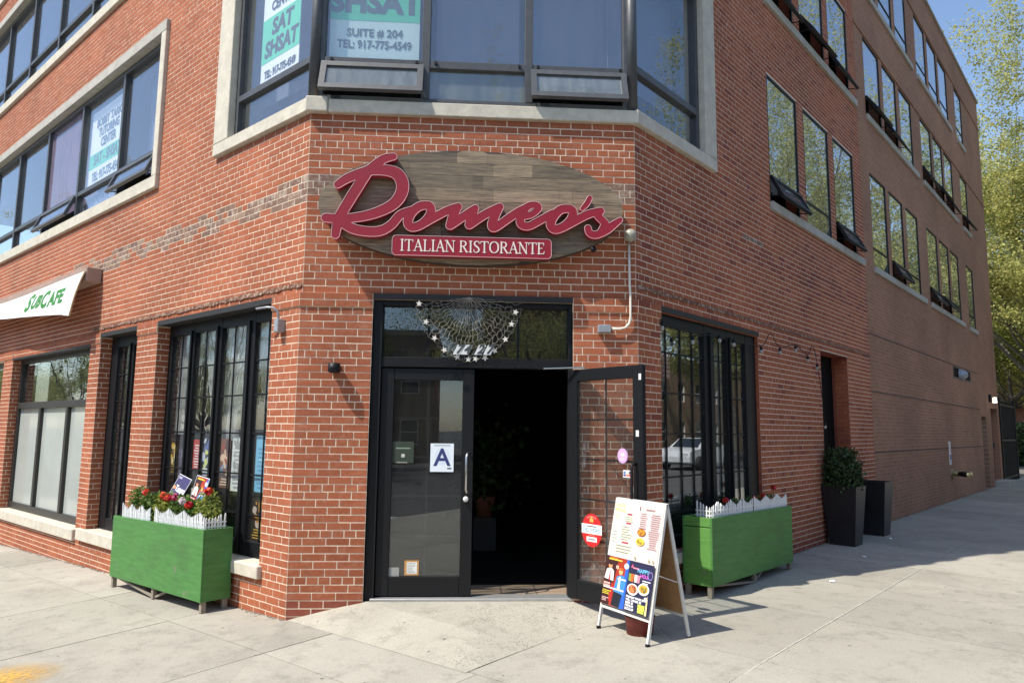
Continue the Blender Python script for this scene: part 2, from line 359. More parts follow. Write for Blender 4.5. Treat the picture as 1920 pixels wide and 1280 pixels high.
# kerbs
km = MB()
for F_, sgn in ((pL, 1), (pR, 1)):
    for s0 in np.arange(-7.2, 30, 3):
        q = [F_(s0 + .01, KERB), F_(s0 + 2.99, KERB), F_(s0 + 2.99, KERB + .16), F_(s0 + .01, KERB + .16)]
        other = Ro if F_ is pL else Lo
        q = clip(q, lambda x, y: KERB + .16 - other(x, y))
        if len(q) > 2: mb = MB(); slab(mb, q, .0, .3); mb.build('kerb_stone', M_STONEG, walk)
# crossing bars painted on the road behind the photographer
for F_, nm in ((pL, 'l'), (pR, 'r')):
    for k in range(7):
        mb = MB(); q = [F_(-3.2 + 0, KERB + 1 + k * 1.2), F_(-6.2, KERB + 1 + k * 1.2), F_(-6.2, KERB + 1.6 + k * 1.2), F_(-3.2, KERB + 1.6 + k * 1.2)]
        a = sum(q[i][0] * q[(i + 1) % 4][1] - q[(i + 1) % 4][0] * q[i][1] for i in range(4)); q = q if a > 0 else q[::-1]
        mb.add([(x, y, gz(x, y) - .154) for x, y in q], [(0, 1, 2, 3)])
        mb.build('crossing_bar', mat('road_marking_white', (.6, .6, .57), .8, .2, 10), bpy.data.objects['road'])
# yellow spray paint on the pavement
ym = MB(); yc = (-3.12, -1.12); pts = []
for k in range(40):
    a = 2 * math.pi * k / 40; r = (.55 if abs(math.cos(a)) > .5 else .45) * (1 + .25 * math.sin(3 * a + 1) + .12 * random.uniform(-1, 1))
    pts.append((yc[0] + r * math.cos(a), yc[1] + r * .8 * math.sin(a)))
def yellow_paint():
    m = mat('yellow_spray_paint', (.62, .36, .06), .8); N = m.node_tree.nodes; L = m.node_tree.links
    ge = N.new('ShaderNodeNewGeometry'); n = N.new('ShaderNodeTexNoise'); n.inputs['Scale'].default_value = 30; n.inputs['Detail'].default_value = 8; L.new(ge.outputs['Position'], n.inputs['Vector'])
    vl = N.new('ShaderNodeVectorMath'); vl.operation = 'DISTANCE'; L.new(ge.outputs['Position'], vl.inputs[0]); vl.inputs[1].default_value = (yc[0], yc[1], gz(*yc))
    r = N.new('ShaderNodeMapRange'); r.inputs[1].default_value = .05; r.inputs[2].default_value = .46; r.inputs[3].default_value = .75; r.inputs[4].default_value = -.25; L.new(vl.outputs['Value'], r.inputs[0])
    ad = N.new('ShaderNodeMath'); ad.operation = 'MULTIPLY'; ad.use_clamp = True; L.new(r.outputs[0], ad.inputs[0])
    r2 = N.new('ShaderNodeMapRange'); r2.inputs[1].default_value = .3; r2.inputs[2].default_value = .65; r2.inputs[3].default_value = .3; r2.inputs[4].default_value = 1.3; L.new(n.outputs[0], r2.inputs[0]); L.new(r2.outputs[0], ad.inputs[1])
    t = N.new('ShaderNodeBsdfTransparent'); mx = N.new('ShaderNodeMixShader'); L.new(ad.outputs[0], mx.inputs[0]); L.new(t.outputs[0], mx.inputs[1]); L.new(N['Principled BSDF'].outputs[0], mx.inputs[2]); L.new(mx.outputs[0], N['Material Output'].inputs[0]); return m
ym.add([(x, y, gz(x, y) + .006) for x, y in pts], [tuple(range(40))])
ym.build('paint_mark', yellow_paint(), walk)
# ================================================================= the building
BLD = thing('corner_building', 'four storey red brick corner building with a chamfered restaurant entrance', 'building', (0, 4, 0))
JT = .0036                                           # half a mortar joint
BRICKS = []                                          # (frame, u0, u1, z0, z1, v, mat index)
def courses(F, u0, u1, z0, z1, holes, v=0.0, anchor=0.0, sgn=1, stain=None, heads_only=False, edge=.003):
    """brick faces between u0..u1 and z0..z1 outside the holes; joints run from the corner at `anchor`"""
    k0 = math.floor((z0 - Z0) / CC + 1e-6); k1 = math.ceil((z1 - Z0) / CC - 1e-6)
    for k in range(k0, k1):
        za = Z0 + k * CC; zb = za + CC
        if za < z0 - .4 * CC or zb > z1 + .4 * CC: continue
        zm = (za + zb) / 2
        hd = (k % 6 == 3)
        step = BL / 2 if hd else BL
        off = .1524 if hd else (BL / 2 if k % 2 == 0 else 0.0)
        free = [(u0 + edge, u1 - edge)]
        for (a, b, c, d) in holes:
            if c - .01 < zm < d + .01:
                nf = []
                for (p, q) in free:
                    if b <= p or a >= q: nf.append((p, q)); continue
                    if a > p: nf.append((p, a - JT * .6))
                    if b < q: nf.append((b + JT * .6, q))
                free = nf
        for (p, q) in free:
            # joint grid measured away from the anchor
            if sgn > 0: t0 = math.floor((p - anchor - off) / step); js = [anchor + off + step * (t0 + i) for i in range(int((q - p) / step) + 3)]
            else: t0 = math.floor((anchor - q - off) / step); js = sorted(anchor - off - step * (t0 + i) for i in range(int((q - p) / step) + 3))
            cuts = [p] + [j for j in js if p + .03 < j < q - .03] + [q]
            for a, b in zip(cuts[:-1], cuts[1:]):
                a2 = a + (JT if a > p else 0); b2 = b - (JT if b < q else 0)
                mi = stain(k, (a + b) / 2, zm) if stain else 0
                BRICKS.append((F, a2, b2, za + JT, zb - JT, v, mi))
def sheet(mb, u0, u1, z0, z1, holes, v):
    us = sorted({u0, u1} | {x for h in holes for x in h[:2] if u0 < x < u1}); zs = sorted({z0, z1} | {x for h in holes for x in h[2:] if z0 < x < z1})
    for a, b in zip(us[:-1], us[1:]):
        for c, d in zip(zs[:-1], zs[1:]):
            if any(h[0] - 1e-6 <= a and b <= h[1] + 1e-6 and h[2] - 1e-6 <= c and d <= h[3] + 1e-6 for h in holes): continue
            mb.add([(a, v, c), (b, v, c), (b, v, d), (a, v, d)], [(0, 1, 2, 3)])
def reveal(mb, h, v0, v1):
    a, b, c, d = h
    mb.add([(a, v0, c), (a, v1, c), (a, v1, d), (a, v0, d)], [(0, 1, 2, 3)]); mb.add([(b, v0, c), (b, v1, c), (b, v1, d), (b, v0, d)], [(3, 2, 1, 0)])
    mb.add([(a, v0, d), (b, v0, d), (b, v1, d), (a, v1, d)], [(3, 2, 1, 0)]); mb.add([(a, v0, c), (b, v0, c), (b, v1, c), (a, v1, c)], [(0, 1, 2, 3)])
RV = .0022
ZB, ZT = -1.3, 12.72
# ---- chamfer
def stC(k, u, z):
    if k in (14, 15, 16) and abs(u) > 1.1: return 1
    if k < -41: return 2
    return 0
hC_low = [(-.885, .93, -2, 2.81)]
hC_up = [(-1.53, 1.53, 4.545, 6.75), (-1.53, 1.53, 7.44, 9.35), (-1.53, 1.53, 10.05, 11.9)]
PO = .0225; CO = .035; kx = math.tan(math.pi / 8)
wC = MB(); sheet(wC, -W, W, Z0 - .05, 4.545, [], RV)
for za, zb in ((6.75, 7.44), (9.35, 10.05), (11.9, ZT)): q_ = MB(); sheet(q_, -W, W, za, zb, [], RV); q_.build('brick_wall', M_MORTAR, BLD, FC)
def pier_back(F, a, b, par, holes=(), z1=None):
    mb = MB(); sheet(mb, a, b, ZB, Z0 - .02, list(holes), RV - PO); mb.build('pier', M_MORTAR, par, F)
def pier_cap(F, a, b, par):
    MB().box(a, b, -CO + RV, .02, Z0 - 2 * CC + .004, Z0 - .004).build('pier_cap', M_MORTAR, par, F)
wallC = wC.build('brick_wall', M_MORTAR, BLD, FC, weld=True)
for a, b in ((-W - CO * kx, -.885), (.93, W + CO * kx)): pier_cap(FC, a, b, BLD)
pier_back(FC, -W - PO * kx, -.885, BLD); pier_back(FC, .93, W + PO * kx, BLD)
courses(FC, -W, W, Z0, 4.545, [], 0, -W, 1, stC)
courses(FC, -W, W, 6.75, 7.44, [], 0, -W, 1, stC); courses(FC, -W, W, 9.35, 10.05, [], 0, -W, 1); courses(FC, -W, W, 11.9, ZT, [], 0, -W, 1)
for a, b, an, sg in ((-W - PO * kx, -.885, -W, 1), (.93, W + PO * kx, W, -1)):
    e = CO * kx - PO * kx
    courses(FC, a - (e if a < 0 else 0), b + (e if b > 1 else 0), Z0 - 2 * CC, Z0, [], -CO, an, sg, stC)
    courses(FC, a, b, ZB, Z0 - 2 * CC, [], -PO, an, sg, stC)
# ---- left wall (u = -s)
UL = -17.0
hL_up = [(-1.55, .05, 4.545, 6.75), (-16.4, -3.36, 4.60, 6.68), (-16.4, -3.36, 7.73, 9.8), (-1.55, .05, 7.44, 9.35), (-16.4, -3.36, 10.4, 12.1), (-1.55, .05, 10.05, 11.9)]
hL_low = [(-2.92, -.45, .35, 2.80), (-4.65, -3.48, .25, 2.80), (-8.45, -5.0, .28, 2.72), (-12.4, -8.95, .28, 2.72)]
def stL(k, u, z):
    if k in (13, 14, 15, 16) and random.random() < (.85 if k in (14, 15) else .5) * max(0, min(1, (7.5 + u) / 2.5)): return 1
    return 2 if z < -.05 - .035 * -u + .06 else 0
wL = MB(); sheet(wL, UL, 0, Z0 - .05, ZT, hL_up, RV)
for h in hL_up:
    pass
wL2 = MB(); sheet(wL2, UL, PO * kx, ZB, Z0 - .02, hL_low, RV - PO)
for h in hL_low: reveal(wL2, h, RV - PO, .22)
wL2.build('pier', M_MORTAR, BLD, FL, weld=True)
for a, b in ((-.45, CO * kx), (-3.48, -2.92), (-5.0, -4.65), (-8.95, -8.45)): pier_cap(FL, a, b, BLD)
wallL = wL.build('brick_wall', M_MORTAR, BLD, FL, weld=True)
courses(FL, UL, 0, Z0, ZT, hL_up, 0, 0, -1, stL)
e = CO * kx
for a, b in ((-.45, e), (-3.48, -2.92), (-5.0, -4.65), (-8.95, -8.45)):
    courses(FL, a, b, Z0 - 2 * CC, Z0, [], -CO, 0, -1)
courses(FL, UL, PO * kx, ZB, Z0 - 2 * CC, hL_low + [(-2.92, -.45, 2.6, 2.9), (-4.65, -3.48, 2.6, 2.9), (-8.45, -5.0, 2.72, 2.9), (-12.4, -8.95, 2.72, 2.9)], -PO, 0, -1, stL)
courses(FL, -8.45, -5.0, 2.72, Z0, [], -PO, 0, -1); courses(FL, -12.4, -8.95, 2.72, Z0, [], -PO, 0, -1)
# brick returns of the openings that face the street corner
for s in (2.92, 4.65, 8.45, 8.95):
    FJ = FL @ Matrix(((0, -1, 0, -s), (1, 0, 0, 0), (0, 0, 1, 0), (0, 0, 0, 1)))          # x runs into the wall, its face looks to +u
    courses(FJ, -PO, .2, ZB, Z0 - CC, [], -RV, -PO + .05, 1)
# ---- right wall, near part (bricks), s = u
UR, UR2 = 7.55, 21.8
RW2 = [(3.34, 4.44), (4.70, 5.82), (6.05, 7.12), (8.12, 9.22), (9.44, 10.52), (10.78, 11.85), (12.72, 13.85), (14.08, 15.18), (15.38, 16.48), (17.6, 18.65)]
RZ = [(4.64, 6.41), (7.53, 9.08), (10.15, 11.72)]
hR_up = [(-.05, 1.45, 4.545, 6.75), (-.05, 1.45, 7.44, 9.35), (-.05, 1.45, 10.05, 11.9)] + [(a, b, c, d) for (a, b) in RW2 for (c, d) in RZ]
hR_low = [(.40, 2.78, .52, 2.80), (5.03, 6.28, -1.3, 2.84)]
def stR(k, u, z):
    r = random.random()
    if k in (13, 14, 15, 16): return 2 if r < .6 else 0
    if 2.42 < u < 2.98 and 3.76 < z < 4.0: return 1
    if k < -40: return 2
    return 2 if r < .09 else 0
wR = MB(); sheet(wR, 0, UR, -1.3, ZT, [h for h in hR_up if h[0] < UR] + hR_low + [(0, .40, -1.3, Z0)], RV)
pier_back(FR, -PO * kx, .40, BLD); pier_cap(FR, -CO * kx, .40, BLD)
for h in hR_up:
    if 0 < h[0] < UR: rvb = MB(); reveal(rvb, h, .003, .2); rvb.build('window_reveal', M_DARKB, BLD, FR)
for h in hR_low: rvb = MB(); reveal(rvb, h, .003, .30); rvb.build('opening_reveal', M_DARKB, BLD, FR)
wallR = wR.build('brick_wall', mat('grey_mortar', (.70, .58, .46), .95, .12, 30, .2, 120), BLD, FR, weld=True)
courses(FR, 0, UR, Z0, ZT, hR_up, 0, 0, 1, stR)
courses(FR, .40, UR, ZB, Z0, hR_low, 0, 0, 1, stR)
courses(FR, -CO * kx, .40, Z0 - 2 * CC, Z0, [], -CO, 0, 1, stR); courses(FR, -PO * kx, .40, ZB, Z0 - 2 * CC, [], -PO, 0, 1, stR)
for s in (2.78, 6.28):
    FJ = FR @ Matrix(((0, 1, 0, s), (-1, 0, 0, 0), (0, 0, 1, 0), (0, 0, 0, 1)))           # face looks to -u
    courses(FJ, -.2, 0, -.2, 2.8, [], -RV, 0, -1, stR)
# ---- make the bricks: the 300 nearest street-level ones one by one, the rest as one mesh per wall
def brick_mb(mb, a, b, c, d, v, m):
    j = [random.uniform(-.0012, .0012) for _ in range(4)]; i = .0016
    mb.add([(a, v + .012, c), (b, v + .012, c), (b, v + .012, d), (a, v + .012, d), (a + i, v + j[0], c + i), (b - i, v + j[1], c + i), (b - i, v + j[2], d - i), (a + i, v + j[3], d - i)],
           [(4, 5, 6, 7), (0, 1, 5, 4), (1, 2, 6, 5), (2, 3, 7, 6), (3, 0, 4, 7)], m)
def dist(br):
    F, a, b, c, d, v, m = br; p = F @ Vector(((a + b) / 2, v, (c + d) / 2)); return (p - CAM).length
cand = sorted((b for b in BRICKS if b[0] is FC and .12 < b[3] < 3.2 and b[2] - b[1] > .15), key=dist)
single = set(id(b) for b in cand[:300]); SH = {}
BM = [M_BRICK, M_BROWN, M_DARKB]
packs = {}
for br in BRICKS:
    F, a, b, c, d, v, m = br
    if id(br) in single:
        key = (round(b - a, 3), m)
        if key not in SH:
            t = MB(); w = key[0] / 2; hh = CC / 2 - JT; brick_mb(t, -w, w, -hh, hh, 0, 0); SH[key] = t.mesh('brick', BM[m])
        reg(bpy.data.objects.new('brick', SH[key]), F @ Matrix.Translation(((a + b) / 2, v + random.uniform(-.001, .001), (c + d) / 2)), wallC)
    else:
        packs.setdefault(id(F), (F, MB()))[1]; brick_mb(packs[id(F)][1], a, b, c, d, v, m)
for F, mb in packs.values():
    par = wallC if F is FC else wallL if (F is FL or F.translation.x < -1.6) else wallR
    tag(mb.build('brick', BM, par, F), kind='stuff')
# ---- right wall, far part: too far to tell the bricks apart
def far_brick():
    m = bpy.data.materials.new('far_brown_brick'); m.use_nodes = True; N = m.node_tree.nodes; L = m.node_tree.links; b = N['Principled BSDF']; b.inputs['Roughness'].default_value = .9
    tc = N.new('ShaderNodeTexCoord'); mp = N.new('ShaderNodeMapping'); mp.inputs['Rotation'].default_value = (math.radians(90), 0, 0); L.new(tc.outputs['Object'], mp.inputs[0])
    sw = N.new('ShaderNodeSeparateXYZ'); L.new(tc.outputs['Object'], sw.inputs[0]); cb = N.new('ShaderNodeCombineXYZ'); L.new(sw.outputs[0], cb.inputs[0]); L.new(sw.outputs[2], cb.inputs[1])
    br = N.new('ShaderNodeTexBrick'); L.new(cb.outputs[0], br.inputs['Vector']); br.inputs['Scale'].default_value = 1; br.inputs['Brick Width'].default_value = BL; br.inputs['Row Height'].default_value = CC
    br.inputs['Mortar Size'].default_value = .005; br.inputs['Color1'].default_value = (.275, .128, .072, 1); br.inputs['Color2'].default_value = (.33, .162, .094, 1); br.inputs['Mortar'].default_value = (.36, .235, .16, 1)
    n = N.new('ShaderNodeTexNoise'); n.inputs['Scale'].default_value = .55; n.inputs['Detail'].default_value = 7; L.new(tc.outputs['Object'], n.inputs['Vector'])
    r = N.new('ShaderNodeMapRange'); r.inputs[1].default_value = .3; r.inputs[2].default_value = .7; r.inputs[3].default_value = .82; r.inputs[4].default_value = 1.2; L.new(n.outputs[0], r.inputs[0])
    sc = N.new('ShaderNodeVectorMath'); sc.operation = 'SCALE'; L.new(br.outputs[0], sc.inputs[0]); L.new(r.outputs[0], sc.inputs['Scale']); L.new(sc.outputs[0], b.inputs['Base Color'])
    bp = N.new('ShaderNodeBump'); bp.inputs['Distance'].default_value = .006; bp.inputs['Strength'].default_value = .6; bp.invert = True; L.new(br.outputs['Fac'], bp.inputs['Height']); L.new(bp.outputs[0], b.inputs['Normal'])
    return m
M_FAR = far_brick()
hFar = [h for h in hR_up if h[0] > UR] + [(14.8, 15.65, 3.05, 3.34), (16.3, 17.1, 3.05, 3.34), (18.45, 19.3, .13, 2.17), (20.15, 21.45, .3, 2.45)]
wf = MB(); sheet(wf, UR, UR2, ZB, ZT, hFar, 0)
for h in hFar: reveal(wf, h, 0, .22)
wf.add([(UR2, 0, ZB), (UR2, 12, ZB), (UR2, 12, ZT), (UR2, 0, ZT)], [(0, 1, 2, 3)])
wallF = wf.build('brick_wall', M_FAR, BLD, FR, weld=True)
bd = MB()
for z in (9.10, 11.74): bd.box(UR + .01, UR2, -.02, .01, z, z + CC * 1.0)
bd.build('string_course', M_FAR, BLD, FR)
for z in (1.32, 2.35, 3.36): MB().box(UR + .02, UR2 - 3.5, -.006, .01, z, z + .02).build('control_joint', mat('joint_brown', (.10, .062, .045), .9), BLD, FR)
# ---- roof, parapet coping, floors and inner walls
cop = MB(); cop.box(-.02, UR2 + .03, -.05, .3, ZT, ZT + .06); cop.build('coping', M_STONEG, BLD, FR)
cop = MB(); cop.box(UL, .02, -.05, .3, ZT, ZT + .06); cop.build('coping', M_STONEG, BLD, FL)
cop = MB(); cop.box(-W, W, -.05, .3, ZT, ZT + .06); cop.build('coping', M_STONEG, BLD, FC)
def xyL(u, v): p = FL @ Vector((u, v, 0)); return (p.x, p.y)
def xyR(u, v): p = FR @ Vector((u, v, 0)); return (p.x, p.y)
foot = [xyL(0, .1), (W, .1), xyR(UR2 - .02, .06), xyR(UR2 - .02, 12), xyL(UL + .02, 12), xyL(UL + .02, .06)]
def plate(name, z0, z1, m):
    mb = MB(); n = len(foot); vs = [(x, y, z0) for x, y in foot] + [(x, y, z1) for x, y in foot]
    mb.add(vs, [tuple(reversed(range(n))), tuple(range(n, 2 * n))] + [(i, (i + 1) % n, n + (i + 1) % n, n + i) for i in range(n)]); return mb.build(name, m, BLD)
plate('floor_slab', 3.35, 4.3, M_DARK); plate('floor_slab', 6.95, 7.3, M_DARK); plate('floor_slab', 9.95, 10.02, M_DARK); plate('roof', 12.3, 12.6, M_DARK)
M_ROOM = mat('grey_room_wall', (.22, .22, .23), .85, .15, 2)
inn = MB()
for F, a, b in ((FL, -16.9, -1.5), (FR, 1.5, 21.7)):
    p0 = F @ Vector((a, 2.6, 4.2)); p1 = F @ Vector((b, 2.6, 4.2))
    inn.add([p0, p1, p1 + Vector((0, 0, 8.2)), p0 + Vector((0, 0, 8.2))], [(0, 1, 2, 3)])
inn.build('inner_wall', M_ROOM, BLD)
# restaurant interior: dark walls, tile only in the sun by the door, shade-dark floor beyond, ceiling
fl = MB(); fl.add([(-1.0, .06, .172), (1.05, .06, .172), (1.05, .62, .172), (-1.0, .62, .172)], [(0, 1, 2, 3)])  # tile stops where the sunlit strip at the threshold ends
fl2 = MB(); fl2.add([(-1.35, .06, .166), (1.4, .06, .166), *[(p[0], p[1], .166) for p in (xyR(7.4, .3), xyR(7.4, 9), xyL(-8.4, 9), xyL(-4.9, .3))]], [(0, 1, 2, 3, 4, 5)]); fl2.build('floor', mat('shade_dark_floor', (.012, .010, .009), .7, .3, 4, spec=.2), BLD)  # the room's shade is put into this near-black floor colour
def tile_floor():
    m = bpy.data.materials.new('beige_floor_tile'); m.use_nodes = True; N = m.node_tree.nodes; L = m.node_tree.links; b = N['Principled BSDF']; b.inputs['Roughness'].default_value = .35
    ge = N.new('ShaderNodeNewGeometry'); br = N.new('ShaderNodeTexBrick'); br.offset = 0; L.new(ge.outputs['Position'], br.inputs['Vector']); br.inputs['Scale'].default_value = 1; br.inputs['Brick Width'].default_value = .32; br.inputs['Row Height'].default_value = .32
    br.inputs['Mortar Size'].default_value = .006; br.inputs['Color1'].default_value = (.36, .27, .19, 1); br.inputs['Color2'].default_value = (.31, .23, .17, 1); br.inputs['Mortar'].default_value = (.12, .1, .08, 1); L.new(br.outputs[0], b.inputs['Base Color']); return m
fl.build('floor', tile_floor(), BLD)
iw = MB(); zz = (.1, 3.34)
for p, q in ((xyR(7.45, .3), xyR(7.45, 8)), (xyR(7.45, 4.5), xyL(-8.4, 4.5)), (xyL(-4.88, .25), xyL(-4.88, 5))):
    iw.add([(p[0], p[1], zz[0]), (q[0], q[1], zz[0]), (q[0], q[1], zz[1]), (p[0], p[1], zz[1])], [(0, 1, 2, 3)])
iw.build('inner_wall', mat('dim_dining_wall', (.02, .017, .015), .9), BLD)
# ================================================================= windows and doors of the building
G_UP = glass('reflective_window_glass', .20, (.93, .95, .95), 1.5, .03, .07, (.55, .57, .6))
G_RUP = glass('mirroring_window_glass', .70, (.6, .65, .68), 1.5, .02, .22, (.6, .62, .6))  # pale film paints in the whiter sky reflection by lightening the pane
G_DIRTY = glass('dusty_window_glass', .22, (.6, .66, .64), 1.5, .03, .5, (.42, .47, .47))
G_SHOP = glass('shop_window_glass', .17, (.88, .91, .9), 1.5, 0, .035, (.5, .5, .48))
G_RSHOP = glass('side_window_glass', .42, (.82, .86, .84), 1.5, 0, .03, (.5, .5, .48))
G_DOOR = glass('door_glass', .13, (.8, .84, .83), 1.5, 0, .05, (.45, .45, .42))
G_FROST = mat('frosted_shop_glass', (.40, .43, .40), .08, .08, 1.2, spec=.7)
G_TRAN = glass('transom_glass', .3, (.5, .52, .5), 1.5, .05, .04, (.4, .42, .4))
def bars(mb, u0, u1, z0, z1, v, w, d, cols=(), rows=(), mw=None):
    mw = mw or w
    mb.box(u0, u0 + w, v, v + d, z0, z1); mb.box(u1 - w, u1, v, v + d, z0, z1)
    mb.box(u0 + w, u1 - w, v + .001, v + d - .001, z1 - w, z1); mb.box(u0 + w, u1 - w, v + .001, v + d - .001, z0, z0 + w)
    zs = [z0 + w] + sorted(x for r in rows for x in (r - mw / 2, r + mw / 2)) + [z1 - w]
    for c in cols: mb.box(c - mw / 2, c + mw / 2, v - .004, v + d + .003, z0 + w, z1 - w)
    us = [u0 + w] + sorted(x for c in cols for x in (c - mw / 2, c + mw / 2)) + [u1 - w]
    for r in rows:
        for i in range(0, len(us), 2): mb.box(us[i], us[i + 1], v + .002, v + d - .002, r - mw / 2, r + mw / 2)
    return us, zs
def pane(F, par, u0, u1, z0, z1, v, g, name='pane'):
    return MB().box(u0 - .004, u1 + .004, v, v + .006, z0 - .004, z1 + .004).build(name, g, par, F)
def awning(F, par, u0, u1, z1, hh, v, ang, fm, g, w=.055):
    """top hung sash tilted outwards"""
    M = F @ Matrix.Translation((0, v, z1)) @ Matrix.Rotation(-math.radians(ang), 4, 'X')
    mb = MB(); bars(mb, u0, u1, -hh, 0, -.02, w, .045)
    sash = mb.build('sash', fm, par, M)
    pane(M, par, u0 + w, u1 - w, -hh + w, -w, 0, g)
    st = MB()                                         # side stays
    for u in (u0 + .02, u1 - .02):
        a = M @ Vector((u, .03, -hh * .9)); b = F @ Vector((u, v + .05, z1 - hh * .75)); st.bar(a, b, .012)
    st.build('stay', M_BLACK, par)
    return sash
def window(F, u0, u1, z0, z1, v, w, d, cols, rows, fm, g, opened=(), glow=None, mw=None, ang=24, low=None):
    mb = MB(); us, zs = bars(mb, u0, u1, z0, z1, v, w, d, cols, rows, mw)
    win = mb.build('window', fm, BLD, F, .003)
    for i in range(0, len(us), 2):
        for j in range(0, len(zs), 2):
            if (i // 2, j // 2) in opened:
                awning(F, win, us[i] - .02, us[i + 1] + .02, zs[j + 1] + .01, zs[j + 1] - zs[j] + .03, v - .01, ang, fm, low or g)
            else:
                gg = (glow or {}).get((i // 2, j // 2), (low if (low and j == 0 and len(rows)) else g)); pane(F, win, us[i], us[i + 1], zs[j], zs[j + 1], v + d * .5, gg)
    return win
# ---- second floor: corner glazing (three faces) with stone sill and surround
sill = MB(); sill.box(-1.36, 1.56, -.045, .2, 4.545, 4.672); sill.build('sill', M_STONE, BLD, FC, .006)
MB().box(-1.565, -1.362, -.06, .2, 4.542, 4.69).build('sill', M_STONE, BLD, FC, .01)
MB().box(-1.8, .015, -.05, .2, 4.55, 4.685).build('sill', M_STONE, BLD, FL, .006)
MB().box(-1.8, -1.5, -.047, .2, 4.69, 6.6).build('surround', M_STONE, BLD, FL, .006)
MB().box(-1.8, .015, -.05, .2, 6.6, 6.78).build('surround', M_STONE, BLD, FL, .006)
MB().box(-W, W, -.05, .2, 6.6, 6.78).build('surround', M_STONE, BLD, FC, .006)
MB().box(-.015, 1.69, -.05, .2, 4.55, 4.685).build('sill', M_STONE, BLD, FR, .006)
MB().box(1.42, 1.69, -.047, .2, 4.69, 6.6).build('surround', M_STONE, BLD, FR, .006)
MB().box(-.015, 1.69, -.05, .2, 6.6, 6.78).build('surround', M_STONE, BLD, FR, .006)
window(FC, -1.50, 1.50, 4.675, 6.6, .03, .07, .09, [-.475, .51], [5.09], M_GREYF, G_UP, {(0, 0), (2, 0)}, mw=.075, ang=20, low=G_DIRTY)
window(FL, -1.5, -.03, 4.69, 6.6, .03, .06, .09, [], [5.13], M_GREYF, G_UP, mw=.07, low=G_UP)
window(FR, .03, 1.42, 4.69, 6.6, .03, .06, .09, [], [5.17], M_GREYF, G_UP, mw=.075, low=G_UP)
for sx in (-1, 1): MB().tube([(sx * (W - .01), .045, 4.68), (sx * (W - .01), .045, 6.6)], .055, 8).build('corner_post', M_GREYF, BLD)
# bolts along the transom
bolt = MB()
for u in (-1.36, -.56, -.38, .42, .6, 1.4): bolt.box(u - .012, u + .012, .015, .03, 5.085, 5.115)
bolt.build('bolt_head', M_BLACK, BLD, FC)
# the same corner glazing on the floors above
for za, zb in ((7.44, 9.35), (10.05, 11.9)):
    for F, a, b, cols in ((FC, -1.5, 1.5, [-.475, .51]), (FL, -1.5, -.03, []), (FR, .03, 1.42, [])):
        window(F, a, b, za + .13, zb - .15, .03, .07, .09, cols, [za + .55], M_GREYF, G_UP)
        MB().box(a - .25 if F is FL else a - .0, b + (.25 if F is FR else 0), -.05, .2, za, za + .12).build('sill', M_STONE, BLD, F)
        MB().box(a - .25 if F is FL else a - .0, b + (.25 if F is FR else 0), -.05, .2, zb - .14, zb).build('surround', M_STONE, BLD, F)
# ---- left wall band windows
G_LILAC = glass('lilac_blind_glass', .2, (.5, .5, .55), 1.5, .03, .6, (.46, .38, .5))
for z0, z1, zt, op, gl in ((4.60, 6.68, 5.11, {(7, 0), (5, 0)}, {(5, 1): G_LILAC}), (7.73, 9.8, 8.28, set(), {}), (10.4, 12.1, 10.9, set(), {})):
    cols = [-4.75 - 1.57 * k for k in range(7)]; cols = [c for c in reversed(cols)]
    window(FL, -16.3, -3.40, z0 + .11, z1 - .1, .05, .06, .09, cols, [zt], M_GREYF, G_UP, op, gl, mw=.065, ang=22)
    MB().box(-16.4, -3.25, -.05, .14, z0 - .06, z0 + .1).build('sill', M_STONE, BLD, FL, .006)
    MB().box(-16.4, -3.25, -.05, .14, z1 - .09, z1 + .06).build('surround', M_STONEG, BLD, FL, .006)
    MB().box(-3.38, -3.25, -.048, .14, z0 + .1, z1 - .09).build('surround', M_STONE, BLD, FL, .006)
# ---- right wall upper windows
ops = {0: {0, 2, 4, 6, 7}, 1: {0, 1, 2, 3, 4, 6, 7, 8, 9}, 2: set()}
for fi, (z0, z1) in enumerate(RZ):
    for wi, (a, b) in enumerate(RW2):
        window(FR, a, b, z0, z1, .004, .032, .03, [], [z0 + .36], M_BLACK, G_RUP, {(0, 0)} if wi in ops[fi] else (), ang=34 if wi % 2 else 26)
    for a, b in ((3.32, 7.45), (8.1, 12.2), (12.7, 16.75), (17.6, 18.75)):
        MB().box(a, b, -.045, .12, z0 - .12, z0 - .003).build('sill', M_STONEG, BLD, FR, .005)
# pale curtain behind the first pane and blinds upstairs
def curtain(name, F, u0, u1, z0, z1, v, m, par=None, amp=.025, waves=9, tie=None, lab=None):
    n = waves * 6; rows = 10; vs = []
    for j in range(rows + 1):
        t = j / rows; z = z0 + (z1 - z0) * t
        for i in range(n + 1):
            q = i / n; u = u0 + (u1 - u0) * q
            if tie is not None:                       # gathered towards one side lower down
                zt, side = tie; k = max(0, min(1, (z1 - z) / (z1 - zt))); k = k ** 1.4 if z > zt else 1 - .25 * min(1, (zt - z) / .5)
                uu = u0 if side < 0 else u1; u = u + (uu - u) * .55 * k
            vs.append((u, v + amp * math.sin(q * waves * 2 * math.pi + .6 * math.sin(j)), z))
    mb = MB(); mb.add(vs, [(j * (n + 1) + i, j * (n + 1) + i + 1, (j + 1) * (n + 1) + i + 1, (j + 1) * (n + 1) + i) for j in range(rows) for i in range(n)], 0, True)
    o = mb.build(name, m, par, F); return o
M_SHEER = mat('sheer_white_cloth', (.72, .74, .75), .9, 0, trans=.45, alpha=.85)
M_BLIND = mat('off_white_blind', (.55, .55, .54), .8, .06, 3, trans=.3)
tag(curtain('curtain', FR, 3.38, 4.31, 5.02, 6.4, .28, M_BLIND, amp=.03, waves=7), 'pale pleated curtain behind the upper side window nearest the corner', 'curtain')
